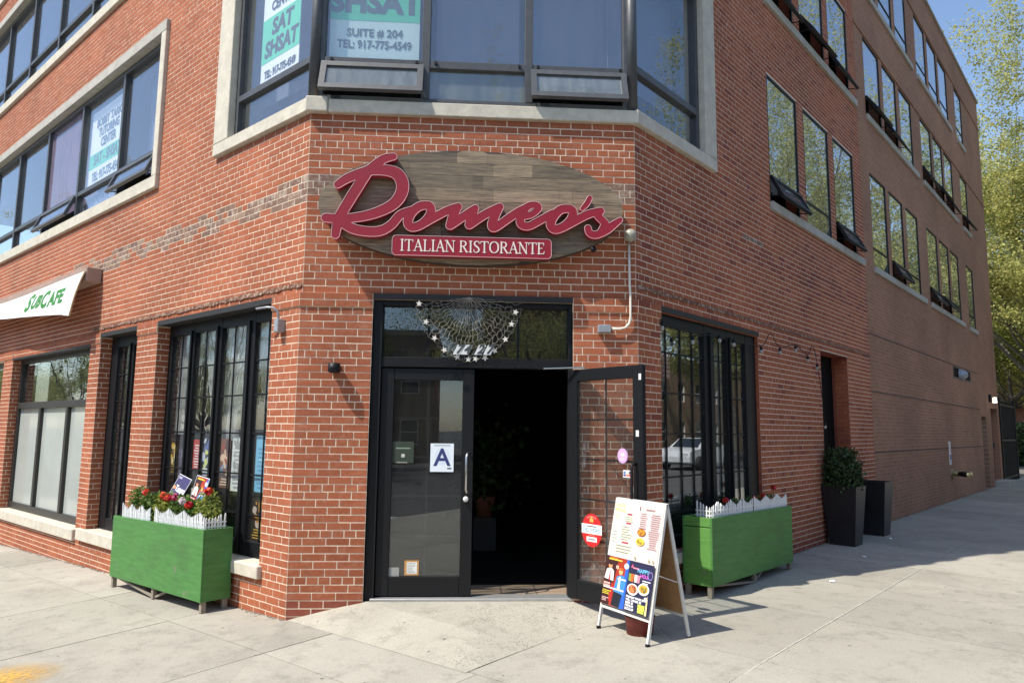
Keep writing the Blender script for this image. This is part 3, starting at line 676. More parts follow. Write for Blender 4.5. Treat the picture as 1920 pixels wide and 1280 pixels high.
MB().box(-.40, .44, .42, .43, 5.25, 6.6).build('blind_or_backdrop', mat('slate_blue_blind', (.13, .15, .21), .8, .05, 3), BLD, FC)
MB().box(.56, 1.44, .42, .43, 5.12, 6.6).build('blind_or_backdrop', MATS['slate_blue_blind'], BLD, FC)
MB().box(-3.3, -.4, .40, .41, 5.2, 6.6).build('blind_or_backdrop', MATS['slate_blue_blind'], BLD, FL)
MB().box(-4.7, -3.45, .40, .41, 5.15, 6.6).build('blind_or_backdrop', MATS['slate_blue_blind'], BLD, FL)
MB().box(-7.8, -6.35, .35, .36, 5.15, 6.45).build('blind_or_backdrop', mat('lilac_blind', (.42, .33, .44), .8), BLD, FL)
MB().box(.08, 1.4, .35, .36, 5.2, 6.6).build('blind_or_backdrop', MATS['slate_blue_blind'], BLD, FR)
# ================================================================= street level, left wall
def casement_window(F, u0, u1, z0, z1, v, cells, head, g, rows, side=.05, first_w=0.0):
    """black shop window: each cell is (glass u0, glass u1); muntin bars lie over the glass"""
    mb = MB(); d = .07; bot = .14
    edges = [u0] + [x for c in cells for x in c] + [u1]
    for i in range(0, len(edges), 2): mb.box(edges[i], edges[i + 1], v, v + d, z0, z1)
    for a, b in cells: mb.box(a, b, v + .003, v + d - .003, head, z1); mb.box(a, b, v + .003, v + d - .003, z0, z0 + bot)
    win = mb.build('window', M_BLACK, BLD, F, .004)
    for i in range(2, len(edges) - 2, 2):              # proud stile between two casements
        m = (edges[i] + edges[i + 1]) / 2; MB().box(m - .016, m + .016, v - .025, v - .001, z0 + .02, head + .03).build('stile', M_BLACK, win, F, .003)
    for a, b in cells:
        pane(F, win, a, b, z0 + bot, head, v + .03, g)
        mu = MB(); m = (a + b) / 2; mu.box(m - .008, m + .008, v + .018, v + .029, z0 + bot, head)
        for r in rows: mu.box(a, m - .009, v + .02, v + .028, r - .008, r + .008); mu.box(m + .009, b, v + .02, v + .028, r - .008, r + .008)
        mu.build('muntin', M_BLACK, win, F)
    return win
rowsL = [2.30, 1.96, 1.58, 1.18, .80]
casement_window(FL, -2.92, -.45, .42, 2.80, .12, [(-2.84, -2.39), (-2.28, -1.81), (-1.67, -1.17), (-.99, -.53)], 2.68, G_SHOP, rowsL)
casement_window(FL, -4.65, -3.48, .33, 2.80, .12, [(-4.43, -4.07), (-3.92, -3.56)], 2.66, G_SHOP, rowsL)
MB().box(-2.98, -.40, -.07, .2, .30, .415).build('sill', M_STONE, BLD, FL, .008)
MB().box(-4.85, -3.42, -.07, .2, .18, .325).build('sill', M_STONE, BLD, FL, .008)
# neighbouring shop window with transom light
for u0, u1 in ((-8.45, -5.0), (-12.4, -8.95)):
    c1 = u0 + (u1 - u0) * .342; c2 = u0 + (u1 - u0) * .69
    mb = MB(); v = .1; w = .07
    for a, b in ((u0, u0 + w), (u1 - w, u1)): mb.box(a, b, v, v + .09, .30, 2.72)
    mb.box(u0 + w, u1 - w, v + .002, v + .088, 2.64, 2.72); mb.box(u0 + w, u1 - w, v + .002, v + .088, .30, .40); mb.box(u0 + w, u1 - w, v - .01, v + .095, 1.90, 2.0)
    for c in (c1, c2): mb.box(c - .045, c + .045, v - .008, v + .092, .40, 1.90)
    win = mb.build('window', mat('dark_bronze_frame', (.03, .028, .025), .45, .2, 15), BLD, FL, .004)
    for a, b in ((u0 + w, c1 - .045), (c1 + .045, c2 - .045), (c2 + .045, u1 - w)): pane(FL, win, a, b, .4, 1.9, v + .04, G_FROST)
    pane(FL, win, u0 + w, u1 - w, 2.0, 2.64, v + .04, G_TRAN)
    MB().box(u0 - .05, u1 + .03, -.07, .2, .15, .295).build('sill', M_STONE, BLD, FL, .008)
    MB().box(u0 + .1, u1 - .1, .5, .51, .3, 2.7).build('blind_or_backdrop', mat('unlit_shop_backdrop', (.06, .065, .06), .9, .1, 2), BLD, FL)  # dark sheet painted as the unlit shop interior, no real blind
# rusted lintel angles above the openings
def rust_line(F, u0, u1, z, seed):
    rr = random.Random(seed); mb = MB(); n = int((u1 - u0) / .03); vs = []
    for i in range(n + 1):
        u = u0 + (u1 - u0) * i / n; b = z - .012 - rr.random() * .022; t = z + .012 + rr.random() * .010; vs += [(u, -.008 - rr.random() * .006, b), (u, -.006 - rr.random() * .006, t)]
    mb.add(vs, [(2 * i, 2 * i + 2, 2 * i + 3, 2 * i + 1) for i in range(n)]); mb.build('rusted_lintel', M_RUST, BLD, F)
def rust_mat():
    m = mat('flaking_rust', (.2, .14, .1), .95); N = m.node_tree.nodes; L = m.node_tree.links; ge = N.new('ShaderNodeNewGeometry')
    n = N.new('ShaderNodeTexNoise'); n.inputs['Scale'].default_value = 22; n.inputs['Detail'].default_value = 9; n.inputs['Roughness'].default_value = .8; L.new(ge.outputs['Position'], n.inputs['Vector'])
    cr = N.new('ShaderNodeValToRGB'); e = cr.color_ramp.elements; e[0].position = .38; e[0].color = (.05, .03, .022, 1); e[1].position = .64; e[1].color = (.45, .38, .3, 1); x = e.new(.5); x.color = (.2, .085, .05, 1)
    L.new(n.outputs[0], cr.inputs[0]); L.new(cr.outputs[0], N['Principled BSDF'].inputs['Base Color']); return m
M_RUST = rust_mat()
rust_line(FL, -5.0, 0, 2.93, 1); rust_line(FR, .02, UR, 2.98, 2)
MB().box(-2.925, -.445, -.024, .12, 2.798, 2.853).build('lintel_angle', mat('dark_steel', (.02, .018, .016), .6, .2, 20), BLD, FL)
MB().box(-4.655, -3.475, -.024, .12, 2.798, 2.853).build('lintel_angle', MATS['dark_steel'], BLD, FL)
MB().box(-8.455, -4.995, -.03, .12, 2.70, 2.732).build('lintel_angle', MATS['dark_steel'], BLD, FL)
MB().box(-.89, .935, -.026, .1, 2.803, 2.853).build('lintel_angle', MATS['dark_steel'], BLD, FC)
MB().box(.395, 2.785, -.012, .12, 2.798, 2.853).build('lintel_angle', MATS['dark_steel'], BLD, FR)
# ================================================================= street level, right wall
wr = casement_window(FR, .40, 2.78, .50, 2.80, .04, [(.45, 1.43), (1.67, 1.99), (2.10, 2.49)], 2.68, G_RSHOP, [2.42, 2.02, 1.62, 1.2, .85])
MB().box(1.19, 1.206, .058, .069, .64, 2.68).build('muntin', M_BLACK, wr, FR); MB().box(.63, .646, .058, .069, .64, 2.68).build('muntin', M_BLACK, wr, FR)
MB().box(.36, 2.84, -.06, .2, .40, .497).build('sill', M_STONEG, BLD, FR, .008)
dd = MB(); dd.box(5.03, 6.28, .24, .28, .12, 2.84); d2 = dd.build('door', mat('black_door_paint', (.004, .004, .0045), .7, spec=.1), BLD, FR); MB().box(5.12, 5.16, .17, .2, 1.0, 1.2).build('handle', M_BLACK, d2, FR)
for a, b, z0, z1, m in ((18.45, 19.3, .13, 2.17, mat('grey_metal_door', (.10, .10, .095), .45, .15, 5)), (20.15, 21.45, .3, 2.45, mat('brown_metal_door', (.075, .05, .045), .5, .15, 5))):
    o = MB().box(a, b, .16, .22, z0, z1).build('door', m, BLD, FR); MB().box(b - .16, b - .12, .1, .16, z0 + .95, z0 + 1.1).build('handle', M_GREYF, o, FR)
MB().box(20.1, 21.6, -.35, .16, .10, .28).build('door_step', M_STONEG, BLD, FR, .01)
# louvred vents with a round hood
for a, b in ((14.8, 15.65), (16.3, 17.1)):
    f = MB(); bars(f, a, b, 3.05, 3.34, -.01, .03, .06); v_ = f.build('vent', M_GREYF, BLD, FR)
    MB().box(a, b, .1, .12, 3.05, 3.34).build('vent_back', M_BLACK, v_, FR)
    for k in range(4): MB().obox(Matrix.Translation((0, .02, 3.10 + k * .062)) @ Matrix.Rotation(.6, 4, 'X'), a + .03, b - .03, -.02, .02, -.004, .004).build('slat', M_GREYF, v_, FR)
# ================================================================= entrance: frame, transom, two leaves
mb = MB(); v0, v1 = .02, .14
mb.box(-.885, -.80, v0, v1, .10, 2.805); mb.box(.895, .93, v0, v1, .10, 2.805); mb.box(-.80, .895, v0 + .002, v1, 2.755, 2.805); mb.box(-.80, .895, v0 + .002, v1, 2.195, 2.285)
ent = mb.build('door_frame', M_BLACK, BLD, FC, .004)
MB().box(-.815, -.80, v0 - .012, v0 - .001, .12, 2.75).build('jamb_bead', M_BLACK, ent, FC)
pane(FC, ent, -.80, .895, 2.285, 2.755, .09, G_DOOR)
MB().box(-.395, -.375, .075, .088, 2.285, 2.755).build('muntin', M_BLACK, ent, FC); MB().box(.425, .445, .075, .088, 2.285, 2.755).build('muntin', M_BLACK, ent, FC)
MB().box(-.83, .93, -.02, .16, .165, .19).build('threshold', mat('aluminium_threshold', (.45, .45, .44), .4, .1, 10, metal=.6), ent, FC, .004)
def leaf(name, M, w, left_hinge, label=None):
    """door leaf in its own frame: x from hinge 0..w, y depth, z"""
    z0, z1 = .20, 2.185; gx0, gx1, gz0, gz1 = .115, w - .105, .365, 2.08
    mb = MB(); t = .045
    mb.box(0, gx0, 0, t, z0, z1); mb.box(gx1, w, 0, t, z0, z1); mb.box(gx0, gx1, .001, t - .001, z0, gz0); mb.box(gx0, gx1, .001, t - .001, gz1, z1)
    o = mb.build(name, M_BLACK, BLD, M, .004)
    pane(M, o, gx0, gx1, gz0, gz1, .02, G_DOOR)
    mu = MB(); m = (gx0 + gx1) / 2; mu.box(m - .008, m + .008, .028, .036, gz0, gz1)
    for k in range(1, 5):
        z = gz0 + (gz1 - gz0) * k / 5; mu.box(gx0, m - .009, .029, .035, z - .008, z + .008); mu.box(m + .009, gx1, .029, .035, z - .008, z + .008)
    mu.build('muntin', M_BLACK, o, M)
    return o
leafL = leaf('door', FC @ Matrix.Translation((-.795, .04, 0)), .835, True)
hl = MB(); hl.tube([(.01, .03, 1.43), (-.012, -.03, 1.43), (-.02, -.045, 1.40), (-.02, -.045, 1.12), (-.012, -.03, 1.09), (.01, .03, 1.09)], .011, 8)
M_CHROME = mat('brushed_steel', (.55, .54, .52), .3, .1, 30, metal=1)
hl.build('handle', M_CHROME, leafL, FC)
MB().lathe([(0, .02), (.022, .02), (.024, .012), (.024, 0)], 14, 0, (-.02, .03, 1.03), 'y').build('lock', mat('white_lock', (.7, .7, .68), .4), leafL, FC)
ang = math.radians(-54)
MR = Matrix.Translation((.885, .0, 0)) @ Matrix.Rotation(ang, 4, 'Z')
leafR = leaf('door', MR, .87, True)
hr = MB(); hr.tube([(.80, -.0, 1.38), (.80, -.05, 1.38), (.80, -.06, 1.35), (.80, -.06, 1.0), (.80, -.05, .97), (.80, 0, .97)], .012, 8)
hr.tube([(.80, .045, 1.38), (.80, .1, 1.38), (.80, .11, 1.35), (.80, .11, 1.0), (.80, .1, .97), (.80, .045, .97)], .012, 8)
hr.build('handle', M_BLACK, leafR, MR)
cl = MB(); cl.bar(MR @ Vector((.20, .02, 2.2)), (.62, .06, 2.2), .022, .012); cl.bar(MR @ Vector((.1, .06, 2.15)), MR @ Vector((.34, .06, 2.15)), .05, .05)
cl.build('door_closer', M_CHROME, leafR)
MB().box(.835, .86, -.003, -.001, 2.06, 2.11).build('white_tape', M_WHITE, leafR, MR); MB().box(.80, .83, -.003, -.001, 1.60, 1.65).build('white_tape', M_WHITE, leafR, MR)
# ================================================================= lettering tools
def text_mesh(txt, size, bold=0.0, shear=0.0, depth=.0008, align='CENTER', sx=1.0):
    cu = bpy.data.curves.new('lettering', 'FONT'); cu.body = txt; cu.size = size; cu.offset = bold; cu.shear = shear; cu.extrude = depth; cu.align_x = align; cu.align_y = 'CENTER'; cu.resolution_u = 3
    o = bpy.data.objects.new('lettering', cu); COL.objects.link(o); dg = bpy.context.evaluated_depsgraph_get(); dg.update()
    me = bpy.data.meshes.new_from_object(o.evaluated_get(dg)); bpy.data.objects.remove(o); bpy.data.curves.remove(cu)
    if sx != 1.0: me.transform(Matrix.Scale(sx, 4, (1, 0, 0)))
    return me
def lettering(F, u, z, v, txt, size, m, par, **k):
    me = text_mesh(txt, size, **k); me.materials.clear(); me.materials.append(m)
    M = F @ Matrix(((1, 0, 0, u), (0, 0, -1, v), (0, 1, 0, z), (0, 0, 0, 1)))
    return reg(bpy.data.objects.new('lettering', me), M, par)
def catmull(pts, n=6):
    pts = [np.array(p, float) for p in pts]; out = []
    P = [pts[0]] + pts + [pts[-1]]
    for i in range(1, len(P) - 2):
        for k in range(n):
            t = k / n; a, b, c, d = P[i - 1], P[i], P[i + 1], P[i + 2]
            out.append(.5 * ((2 * b) + (c - a) * t + (2 * a - 5 * b + 4 * c - d) * t * t + (3 * b - a - 3 * c + d) * t ** 3))
    out.append(pts[-1]); return out
def stroke_loops(strokes, h, smooth=True):
    """strokes: lists of (x, y, radius); returns closed outline loops of their union"""
    segs = []
    for s in strokes:
        p = catmull(s) if smooth and len(s) > 2 else [np.array(q, float) for q in s]
        segs += list(zip(p[:-1], p[1:]))
    xs = [q[0] for a, b in segs for q in (a, b)]; ys = [q[1] for a, b in segs for q in (a, b)]; rm = max(q[2] for a, b in segs for q in (a, b)) + 3 * h
    x0, y0 = min(xs) - rm, min(ys) - rm; nx = int((max(xs) + rm - x0) / h) + 2; ny = int((max(ys) + rm - y0) / h) + 2
    D = np.full((ny, nx), 1e3); GX = x0 + h * np.arange(nx); GY = y0 + h * np.arange(ny)
    for a, b in segs:
        r = max(a[2], b[2]) + 2.5 * h
        i0 = max(0, int((min(a[0], b[0]) - r - x0) / h)); i1 = min(nx, int((max(a[0], b[0]) + r - x0) / h) + 2); j0 = max(0, int((min(a[1], b[1]) - r - y0) / h)); j1 = min(ny, int((max(a[1], b[1]) + r - y0) / h) + 2)
        X, Y = np.meshgrid(GX[i0:i1], GY[j0:j1]); d = b[:2] - a[:2]; L2 = max(d @ d, 1e-12)
        t = np.clip(((X - a[0]) * d[0] + (Y - a[1]) * d[1]) / L2, 0, 1)
        q = np.hypot(X - a[0] - t * d[0], Y - a[1] - t * d[1]) - (a[2] + (b[2] - a[2]) * t)
        D[j0:j1, i0:i1] = np.minimum(D[j0:j1, i0:i1], q)
    D[np.abs(D) < 1e-9] = 1e-9
    nxt = {}; pos = {}
    def ed(j, i, o):                                    # o=0: edge to the right, 1: edge upwards
        k = (j, i, o)
        if k not in pos:
            a = D[j, i]; b = D[j, i + 1] if o == 0 else D[j + 1, i]; a = max(min(a, 9), -9); b = max(min(b, 9), -9); t = min(max(a / (a - b), .02), .98)
            pos[k] = (GX[i] + (t * h if o == 0 else 0), GY[j] + (t * h if o == 1 else 0))
        return k
    ins = D < 0
    cell = ins[:-1, :-1] * 1 + ins[:-1, 1:] * 2 + ins[1:, 1:] * 4 + ins[1:, :-1] * 8
    for j, i in zip(*np.nonzero((cell > 0) & (cell < 15))):
        c = cell[j, i]; B, Rr, T, Lf = (j, i, 0), (j, i + 1, 1), (j + 1, i, 0), (j, i, 1)
        tab = {1: [(B, Lf)], 2: [(Rr, B)], 3: [(Rr, Lf)], 4: [(T, Rr)], 5: [(B, Lf), (T, Rr)], 6: [(T, B)], 7: [(T, Lf)], 8: [(Lf, T)], 9: [(B, T)], 10: [(Rr, B), (Lf, T)], 11: [(Rr, T)], 12: [(Lf, Rr)], 13: [(B, Rr)], 14: [(Lf, B)]}[int(c)]
        for a, b in tab: nxt[ed(*a)] = ed(*b)
    loops = []
    while nxt:
        k = next(iter(nxt)); lp = []
        while k in nxt: lp.append(pos[k]); k = nxt.pop(k)
        if len(lp) > 8:
            keep = [lp[0]]
            for a, b in zip(lp[1:-1], lp[2:]):
                p = keep[-1]; ar = abs((a[0] - p[0]) * (b[1] - p[1]) - (b[0] - p[0]) * (a[1] - p[1]))
                if ar > h * h * .35 or math.dist(a, p) > h * 9: keep.append(a)
            loops.append(keep)
    return loops
def loops_mesh(loops, depth, bevel=0, trim=0):
    cu = bpy.data.curves.new('outline', 'CURVE'); cu.dimensions = '3D' if trim else '2D'
    if trim: cu.bevel_depth = trim; cu.bevel_resolution = 1
    else: cu.fill_mode = 'BOTH'; cu.extrude = depth / 2
    for lp in loops:
        sp = cu.splines.new('POLY'); sp.points.add(len(lp) - 1); sp.use_cyclic_u = True
        for p, q in zip(sp.points, lp): p.co = (q[0], q[1], 0, 1)
    o = bpy.data.objects.new('outline', cu); COL.objects.link(o); dg = bpy.context.evaluated_depsgraph_get(); dg.update()
    me = bpy.data.meshes.new_from_object(o.evaluated_get(dg)); bpy.data.objects.remove(o); bpy.data.curves.remove(cu); return me
def onwall(F, v): return F @ Matrix(((1, 0, 0, 0), (0, 0, -1, v), (0, 1, 0, 0), (0, 0, 0, 1)))   # xy of a flat drawing -> wall u, z
# ================================================================= the restaurant sign
SIGN = thing('restaurant_sign', 'oval wood-look sign board with raised red script lettering above the entrance', 'sign', (0, 0, 3.1))
M_SRED = mat('sign_red', (.27, .006, .020), .45, .08, 6)
M_SREDS = mat('sign_red_return', (.36, .012, .04), .4, .1, 8)
M_TRIM = mat('pale_pink_trim', (.60, .34, .34), .5)
def plank_mat():
    m = mat('weathered_plank_print', (.1, .08, .06), .6); N = m.node_tree.nodes; L = m.node_tree.links
    tc = N.new('ShaderNodeTexCoord'); oi = N.new('ShaderNodeObjectInfo')
    mp = N.new('ShaderNodeMapping'); mp.inputs['Scale'].default_value = (1.5, 1, 26); L.new(tc.outputs['Object'], mp.inputs[0])
    n = N.new('ShaderNodeTexNoise'); n.inputs['Scale'].default_value = 3; n.inputs['Detail'].default_value = 8; n.inputs['Roughness'].default_value = .7; n.inputs['Distortion'].default_value = .6; L.new(mp.outputs[0], n.inputs['Vector'])
    cr = N.new('ShaderNodeValToRGB'); e = cr.color_ramp.elements; e[0].position = .28; e[0].color = (.05, .036, .025, 1); e[1].position = .75; e[1].color = (.36, .275, .17, 1); L.new(n.outputs[0], cr.inputs[0])
    r = N.new('ShaderNodeMapRange'); r.inputs[3].default_value = .62; r.inputs[4].default_value = 1.35; L.new(oi.outputs['Random'], r.inputs[0])
    sc = N.new('ShaderNodeVectorMath'); sc.operation = 'SCALE'; L.new(cr.outputs[0], sc.inputs[0]); L.new(r.outputs[0], sc.inputs['Scale']); L.new(sc.outputs[0], N['Principled BSDF'].inputs['Base Color']); return m
M_PLANK = plank_mat()
EA, EB, EU, EZ = 1.385, .535, -.006, 3.645
ell = [(EU + EA * math.cos(2 * math.pi * k / 72), EZ + EB * math.sin(2 * math.pi * k / 72)) for k in range(72)]
MB().poly(ell, -.120, -.035).build('board', mat('sign_board_edge', (.05, .042, .036), .6), SIGN, FC)
MB().poly([(EU + (EA - .25) * math.cos(a), EZ + (EB - .2) * math.sin(a)) for a in [2 * math.pi * k / 24 for k in range(24)]], -.036, .01).build('mounting_frame', M_BLACK, SIGN, FC)
rows = 9; pz = [EZ - EB + 2 * EB * k / rows for k in range(rows + 1)]
for k in range(rows):
    z0, z1 = pz[k] + .0012, pz[k + 1] - .0012
    hw = lambda z: EA * math.sqrt(max(0, 1 - ((z - EZ) / EB) ** 2)) - .002
    cuts = [-9] + sorted(random.uniform(-1.1, 1.1) for _ in range(3)) + [9]
    for a, b in zip(cuts[:-1], cuts[1:]):
        zz = [z0 + (z1 - z0) * t / 5 for t in range(6)]
        lft = [(max(EU - hw(z), a + .001), z) for z in zz]; rgt = [(min(EU + hw(z), b - .001), z) for z in zz]
        ok = [i for i in range(6) if rgt[i][0] - lft[i][0] > .004]
        if len(ok) < 2: continue
        pts = [lft[i] for i in ok][::-1] + [rgt[i] for i in ok]
        MB().poly(pts, -.1265 - random.random() * .0012, -.1205).build('plank', M_PLANK, SIGN, FC)
# script word: centre lines drawn in drawing units, then scaled on to the board
def Q(X, Y, w):                                         # drawing units -> metres on the sign face
    return ((X - 910) * .001695 - .012, 3.643 - (Y - 395) * .001695 + (X - 910) * .000062, w * .00087)
word = [
 [(205, 282, 40), (250, 250, 48), (310, 224, 50), (365, 202, 50), (405, 168, 50), (445, 140, 46), (490, 130, 38)],
 [(362, 205, 52), (300, 310, 56), (248, 405, 54), (216, 470, 52), (204, 552, 42)],
 [(375, 208, 46), (445, 204, 56), (508, 222, 62), (540, 270, 64), (538, 330, 62), (500, 388, 58), (430, 428, 54), (340, 455, 50), (235, 468, 46)],
 [(150, 461, 46), (230, 468, 48)],
 [(215, 475, 46), (290, 520, 50), (375, 537, 50), (440, 532, 50), (492, 500, 48), (535, 448, 46), (590, 425, 42)],
 [(682, 397, 44), (635, 402, 46), (592, 440, 48), (576, 488, 48), (598, 515, 46), (645, 502, 46), (684, 462, 46), (696, 418, 44), (682, 397, 44)],
 [(640, 506, 44), (715, 462, 44), (785, 425, 44), (835, 408, 44)],
 [(838, 406, 40), (812, 455, 46), (796, 508, 42)], [(800, 508, 42), (868, 458, 44), (926, 417, 40)], [(928, 415, 38), (906, 465, 46), (897, 506, 42)],
 [(900, 506, 42), (970, 455, 46), (1054, 410, 42)], [(1058, 408, 40), (1032, 460, 46), (1016, 508, 44), (1034, 522, 42), (1090, 482, 44), (1150, 440, 44), (1190, 418, 42)],
 [(1172, 462, 38), (1226, 452, 36), (1264, 418, 36), (1248, 398, 36), (1205, 408, 40), (1172, 455, 44), (1172, 502, 44), (1212, 514, 42), (1268, 486, 42), (1340, 446, 42)],
 [(1432, 420, 44), (1385, 424, 46), (1346, 462, 48), (1330, 506, 48), (1352, 533, 46), (1400, 518, 46), (1438, 480, 46), (1450, 438, 44), (1432, 420, 44)],
 [(1540, 362, 28), (1524, 394, 30), (1500, 420, 24)],
 [(1395, 524, 42), (1460, 488, 44), (1530, 452, 44), (1598, 434, 40)], [(1600, 434, 38), (1584, 458, 42), (1606, 484, 40), (1622, 508, 44), (1606, 542, 42)],
 [(1530, 528, 36), (1540, 556, 38), (1575, 564, 40), (1628, 540, 44), (1668, 510, 40), (1704, 484, 28)]]
lp = stroke_loops([[Q(*p) for p in s] for s in word], .0045)
me = loops_mesh(lp, .075); me.materials.append(M_SRED); me.materials.append(M_SREDS)
for p in me.polygons: p.material_index = 0 if abs(p.normal.z) > .5 else 1
reg(bpy.data.objects.new('script_lettering', me), onwall(FC, -.1285 - .0375 - .01), SIGN)
me = loops_mesh(lp, 0, trim=.0034); me.materials.append(M_TRIM); reg(bpy.data.objects.new('letter_trim', me), onwall(FC, -.2125), SIGN)
# plate with the serif line
cr = .035; P0, P1, P2, P3 = -.712, .708, 3.166, 3.346
pl = [(x + cr * math.cos(a), z + cr * math.sin(a)) for x, z, a0 in ((P1 - cr, P3 - cr, 0), (P0 + cr, P3 - cr, 90), (P0 + cr, P2 + cr, 180), (P1 - cr, P2 + cr, 270)) for a in [math.radians(a0 + 15 * k) for k in range(7)]]
MB().poly(pl, -.205, -.128).build('name_plate', M_SRED, SIGN, FC)
me = loops_mesh([pl], 0, trim=.003); me.materials.append(M_TRIM); reg(bpy.data.objects.new('plate_trim', me), onwall(FC, -.205), SIGN)
tk, tn = .062, .030
def serif(x, y): return [(x - .13, y, tn), (x + .13, y, tn)]
FONT = {'I': (.42, [[(.21, .03, tk), (.21, .97, tk)], serif(.21, .03), serif(.21, .97)]),
 'T': (.80, [[(.40, .03, tk), (.40, .95, tk)], serif(.40, .03), [(.06, .96, tn), (.74, .96, tn)], [(.06, .96, tn), (.05, .80, tn)], [(.74, .96, tn), (.75, .80, tn)]]),
 'A': (.86, [[(.12, .03, tn), (.43, .97, tn)], [(.43, .97, tk), (.74, .03, tk)], [(.22, .36, tn), (.63, .36, tn)], serif(.12, .03), serif(.74, .03)]),
 'L': (.70, [[(.18, .03, tk), (.18, .97, tk)], serif(.18, .97), [(.06, .03, tn), (.62, .03, tn)], [(.62, .03, tn), (.66, .24, tn)]]),
 'N': (.92, [[(.16, .03, tn), (.16, .97, tn)], [(.16, .97, tk), (.76, .03, tk)], [(.76, .03, tn), (.76, .97, tn)], serif(.16, .03), serif(.76, .97), serif(.12, .97)]),
 'R': (.84, [[(.18, .03, tk), (.18, .97, tk)], serif(.18, .03), [(.1, .96, tn), (.40, .96, tn)], [(.40, .96, tn), (.56, .90, tk * .8), (.62, .75, tk), (.55, .58, tk * .8), (.40, .51, tn), (.18, .51, tn)], [(.40, .50, tk), (.70, .03, tk)], [(.68, .03, tn), (.82, .03, tn)]]),
 'S': (.64, [[(.55, .78, tn), (.53, .93, tn), (.38, .98, tn), (.2, .93, tk * .8), (.13, .76, tk), (.22, .61, tk), (.40, .48, tk * 1.1), (.53, .34, tk), (.53, .16, tk), (.40, .03, tk * .7), (.22, .02, tn), (.11, .10, tn), (.09, .26, tn)]]),
 'O': (.96, [[(.48, .98, tn), (.26, .90, tk * .8), (.12, .68, tk), (.12, .32, tk), (.26, .10, tk * .8), (.48, .02, tn), (.70, .10, tk * .8), (.84, .32, tk), (.84, .68, tk), (.70, .90, tk * .8), (.48, .98, tn)]]),
 'E': (.74, [[(.18, .03, tk), (.18, .97, tk)], [(.06, .96, tn), (.60, .96, tn)], [(.60, .96, tn), (.62, .78, tn)], [(.18, .51, tn), (.48, .51, tn)], [(.06, .04, tn), (.62, .04, tn)], [(.62, .04, tn), (.67, .24, tn)]]), ' ': (.34, [])}
def serif_line(txt, u0, u1, zb, hgt, v, m, par):
    tot = sum(FONT[c][0] for c in txt); k = (u1 - u0) / tot; x = u0; st = []
    for c in txt:
        w, ss = FONT[c]
        for s in ss: st.append([(x + p[0] * k, zb + p[1] * hgt, p[2] * hgt) for p in s])
        x += w * k
    me = loops_mesh(stroke_loops(st, .0016), .004); me.materials.append(m); return reg(bpy.data.objects.new('lettering', me), onwall(FC, v), par)
serif_line('ITALIAN RISTORANTE', -.645, .650, 3.206, .105, -.2065, mat('cream_letter', (.80, .70, .62), .5), SIGN)
# ================================================================= printed posters behind the upper windows
M_GRN = mat('poster_green', (.10, .62, .36), .6); M_PWH = mat('poster_white', (.86, .88, .87), .7); M_INK = mat('poster_ink', (.05, .055, .06), .7); M_INKG = mat('poster_grey_ink', (.10, .14, .15), .7)
def poster(F, name, u0, u1, z0, z1, v, label, band, lines, base=M_PWH, bandm=None, cat='poster'):
    p = MB().box(u0, u1, v, v + .004, z0, z1).build(name, base, None, F); tag(p, label, cat)
    if band: MB().box(u0, u1, v - .0025, v - .0005, band[0], band[1]).build('colour_band', bandm or M_GRN, p, F)
    for (txt, uc, zc, size, sx, bold, sh, m) in lines:
        lettering(F, uc, zc, v - .004, txt, size, m, p, bold=bold * size, shear=sh, sx=sx)
    return p
# left face of the corner window
poster(FL, 'window_poster', -1.17, -.45, 5.17, 6.55, .12, 'tall tutoring poster reading SAT SHSAT in the corner window', (5.45, 5.95),
  [('SAT', -.79, 5.81, .24, .95, .045, .12, M_INK), ('SHSAT', -.80, 5.58, .24, .88, .045, .12, M_INK), ('TEL: 917-775-4549', -.80, 5.31, .115, .66, .035, .08, M_INK), ('CENTER', -.79, 6.06, .15, .8, .035, .05, M_INK), ('TUTORING', -.79, 6.24, .15, .72, .035, .05, M_INK)])
poster(FC, 'window_poster', -1.41, -.55, 5.16, 6.5, .13, 'wide tutoring poster with a suite number above the sign', (5.56, 6.0),
  [('SHSAT', -.98, 5.74, .30, 1.0, .05, 0, M_INKG), ('SAT', -.98, 6.1, .24, 1.0, .05, 0, M_INKG), ('SUITE # 204', -.98, 5.43, .11, .95, .024, 0, M_INKG), ('TEL: 917-775-4549', -.98, 5.31, .115, .80, .024, 0, M_INKG)], base=mat('poster_pale_green', (.66, .82, .78), .7))
poster(FL, 'window_poster', -6.23, -4.85, 5.16, 6.40, .16, 'tutoring centre poster in the long upper window', (5.49, 5.72),
  [('BOBBY TARIQ', -5.53, 6.18, .19, .82, .035, 0, M_INKG), ('TUTORING', -5.53, 6.01, .19, .8, .035, 0, M_INKG), ('CENTER', -5.53, 5.84, .19, .8, .035, 0, M_INKG), ('SAT - SHSAT', -5.54, 5.605, .23, .8, .035, .1, M_INKG), ('TEL: 917-775-4549', -5.54, 5.34, .19, .72, .03, .05, M_INKG)])
p_ = MB().box(-6.2, -4.85, .16, .164, 4.75, 5.05).build('window_poster', mat('poster_blue', (.12, .18, .42), .6), None, FL); tag(p_, 'low blue strip poster with a white phone number under the tutoring poster', 'poster')
lettering(FL, -5.5, 4.93, .155, 'Tel: 917-775-4549', .13, M_PWH, p_, sx=.8)
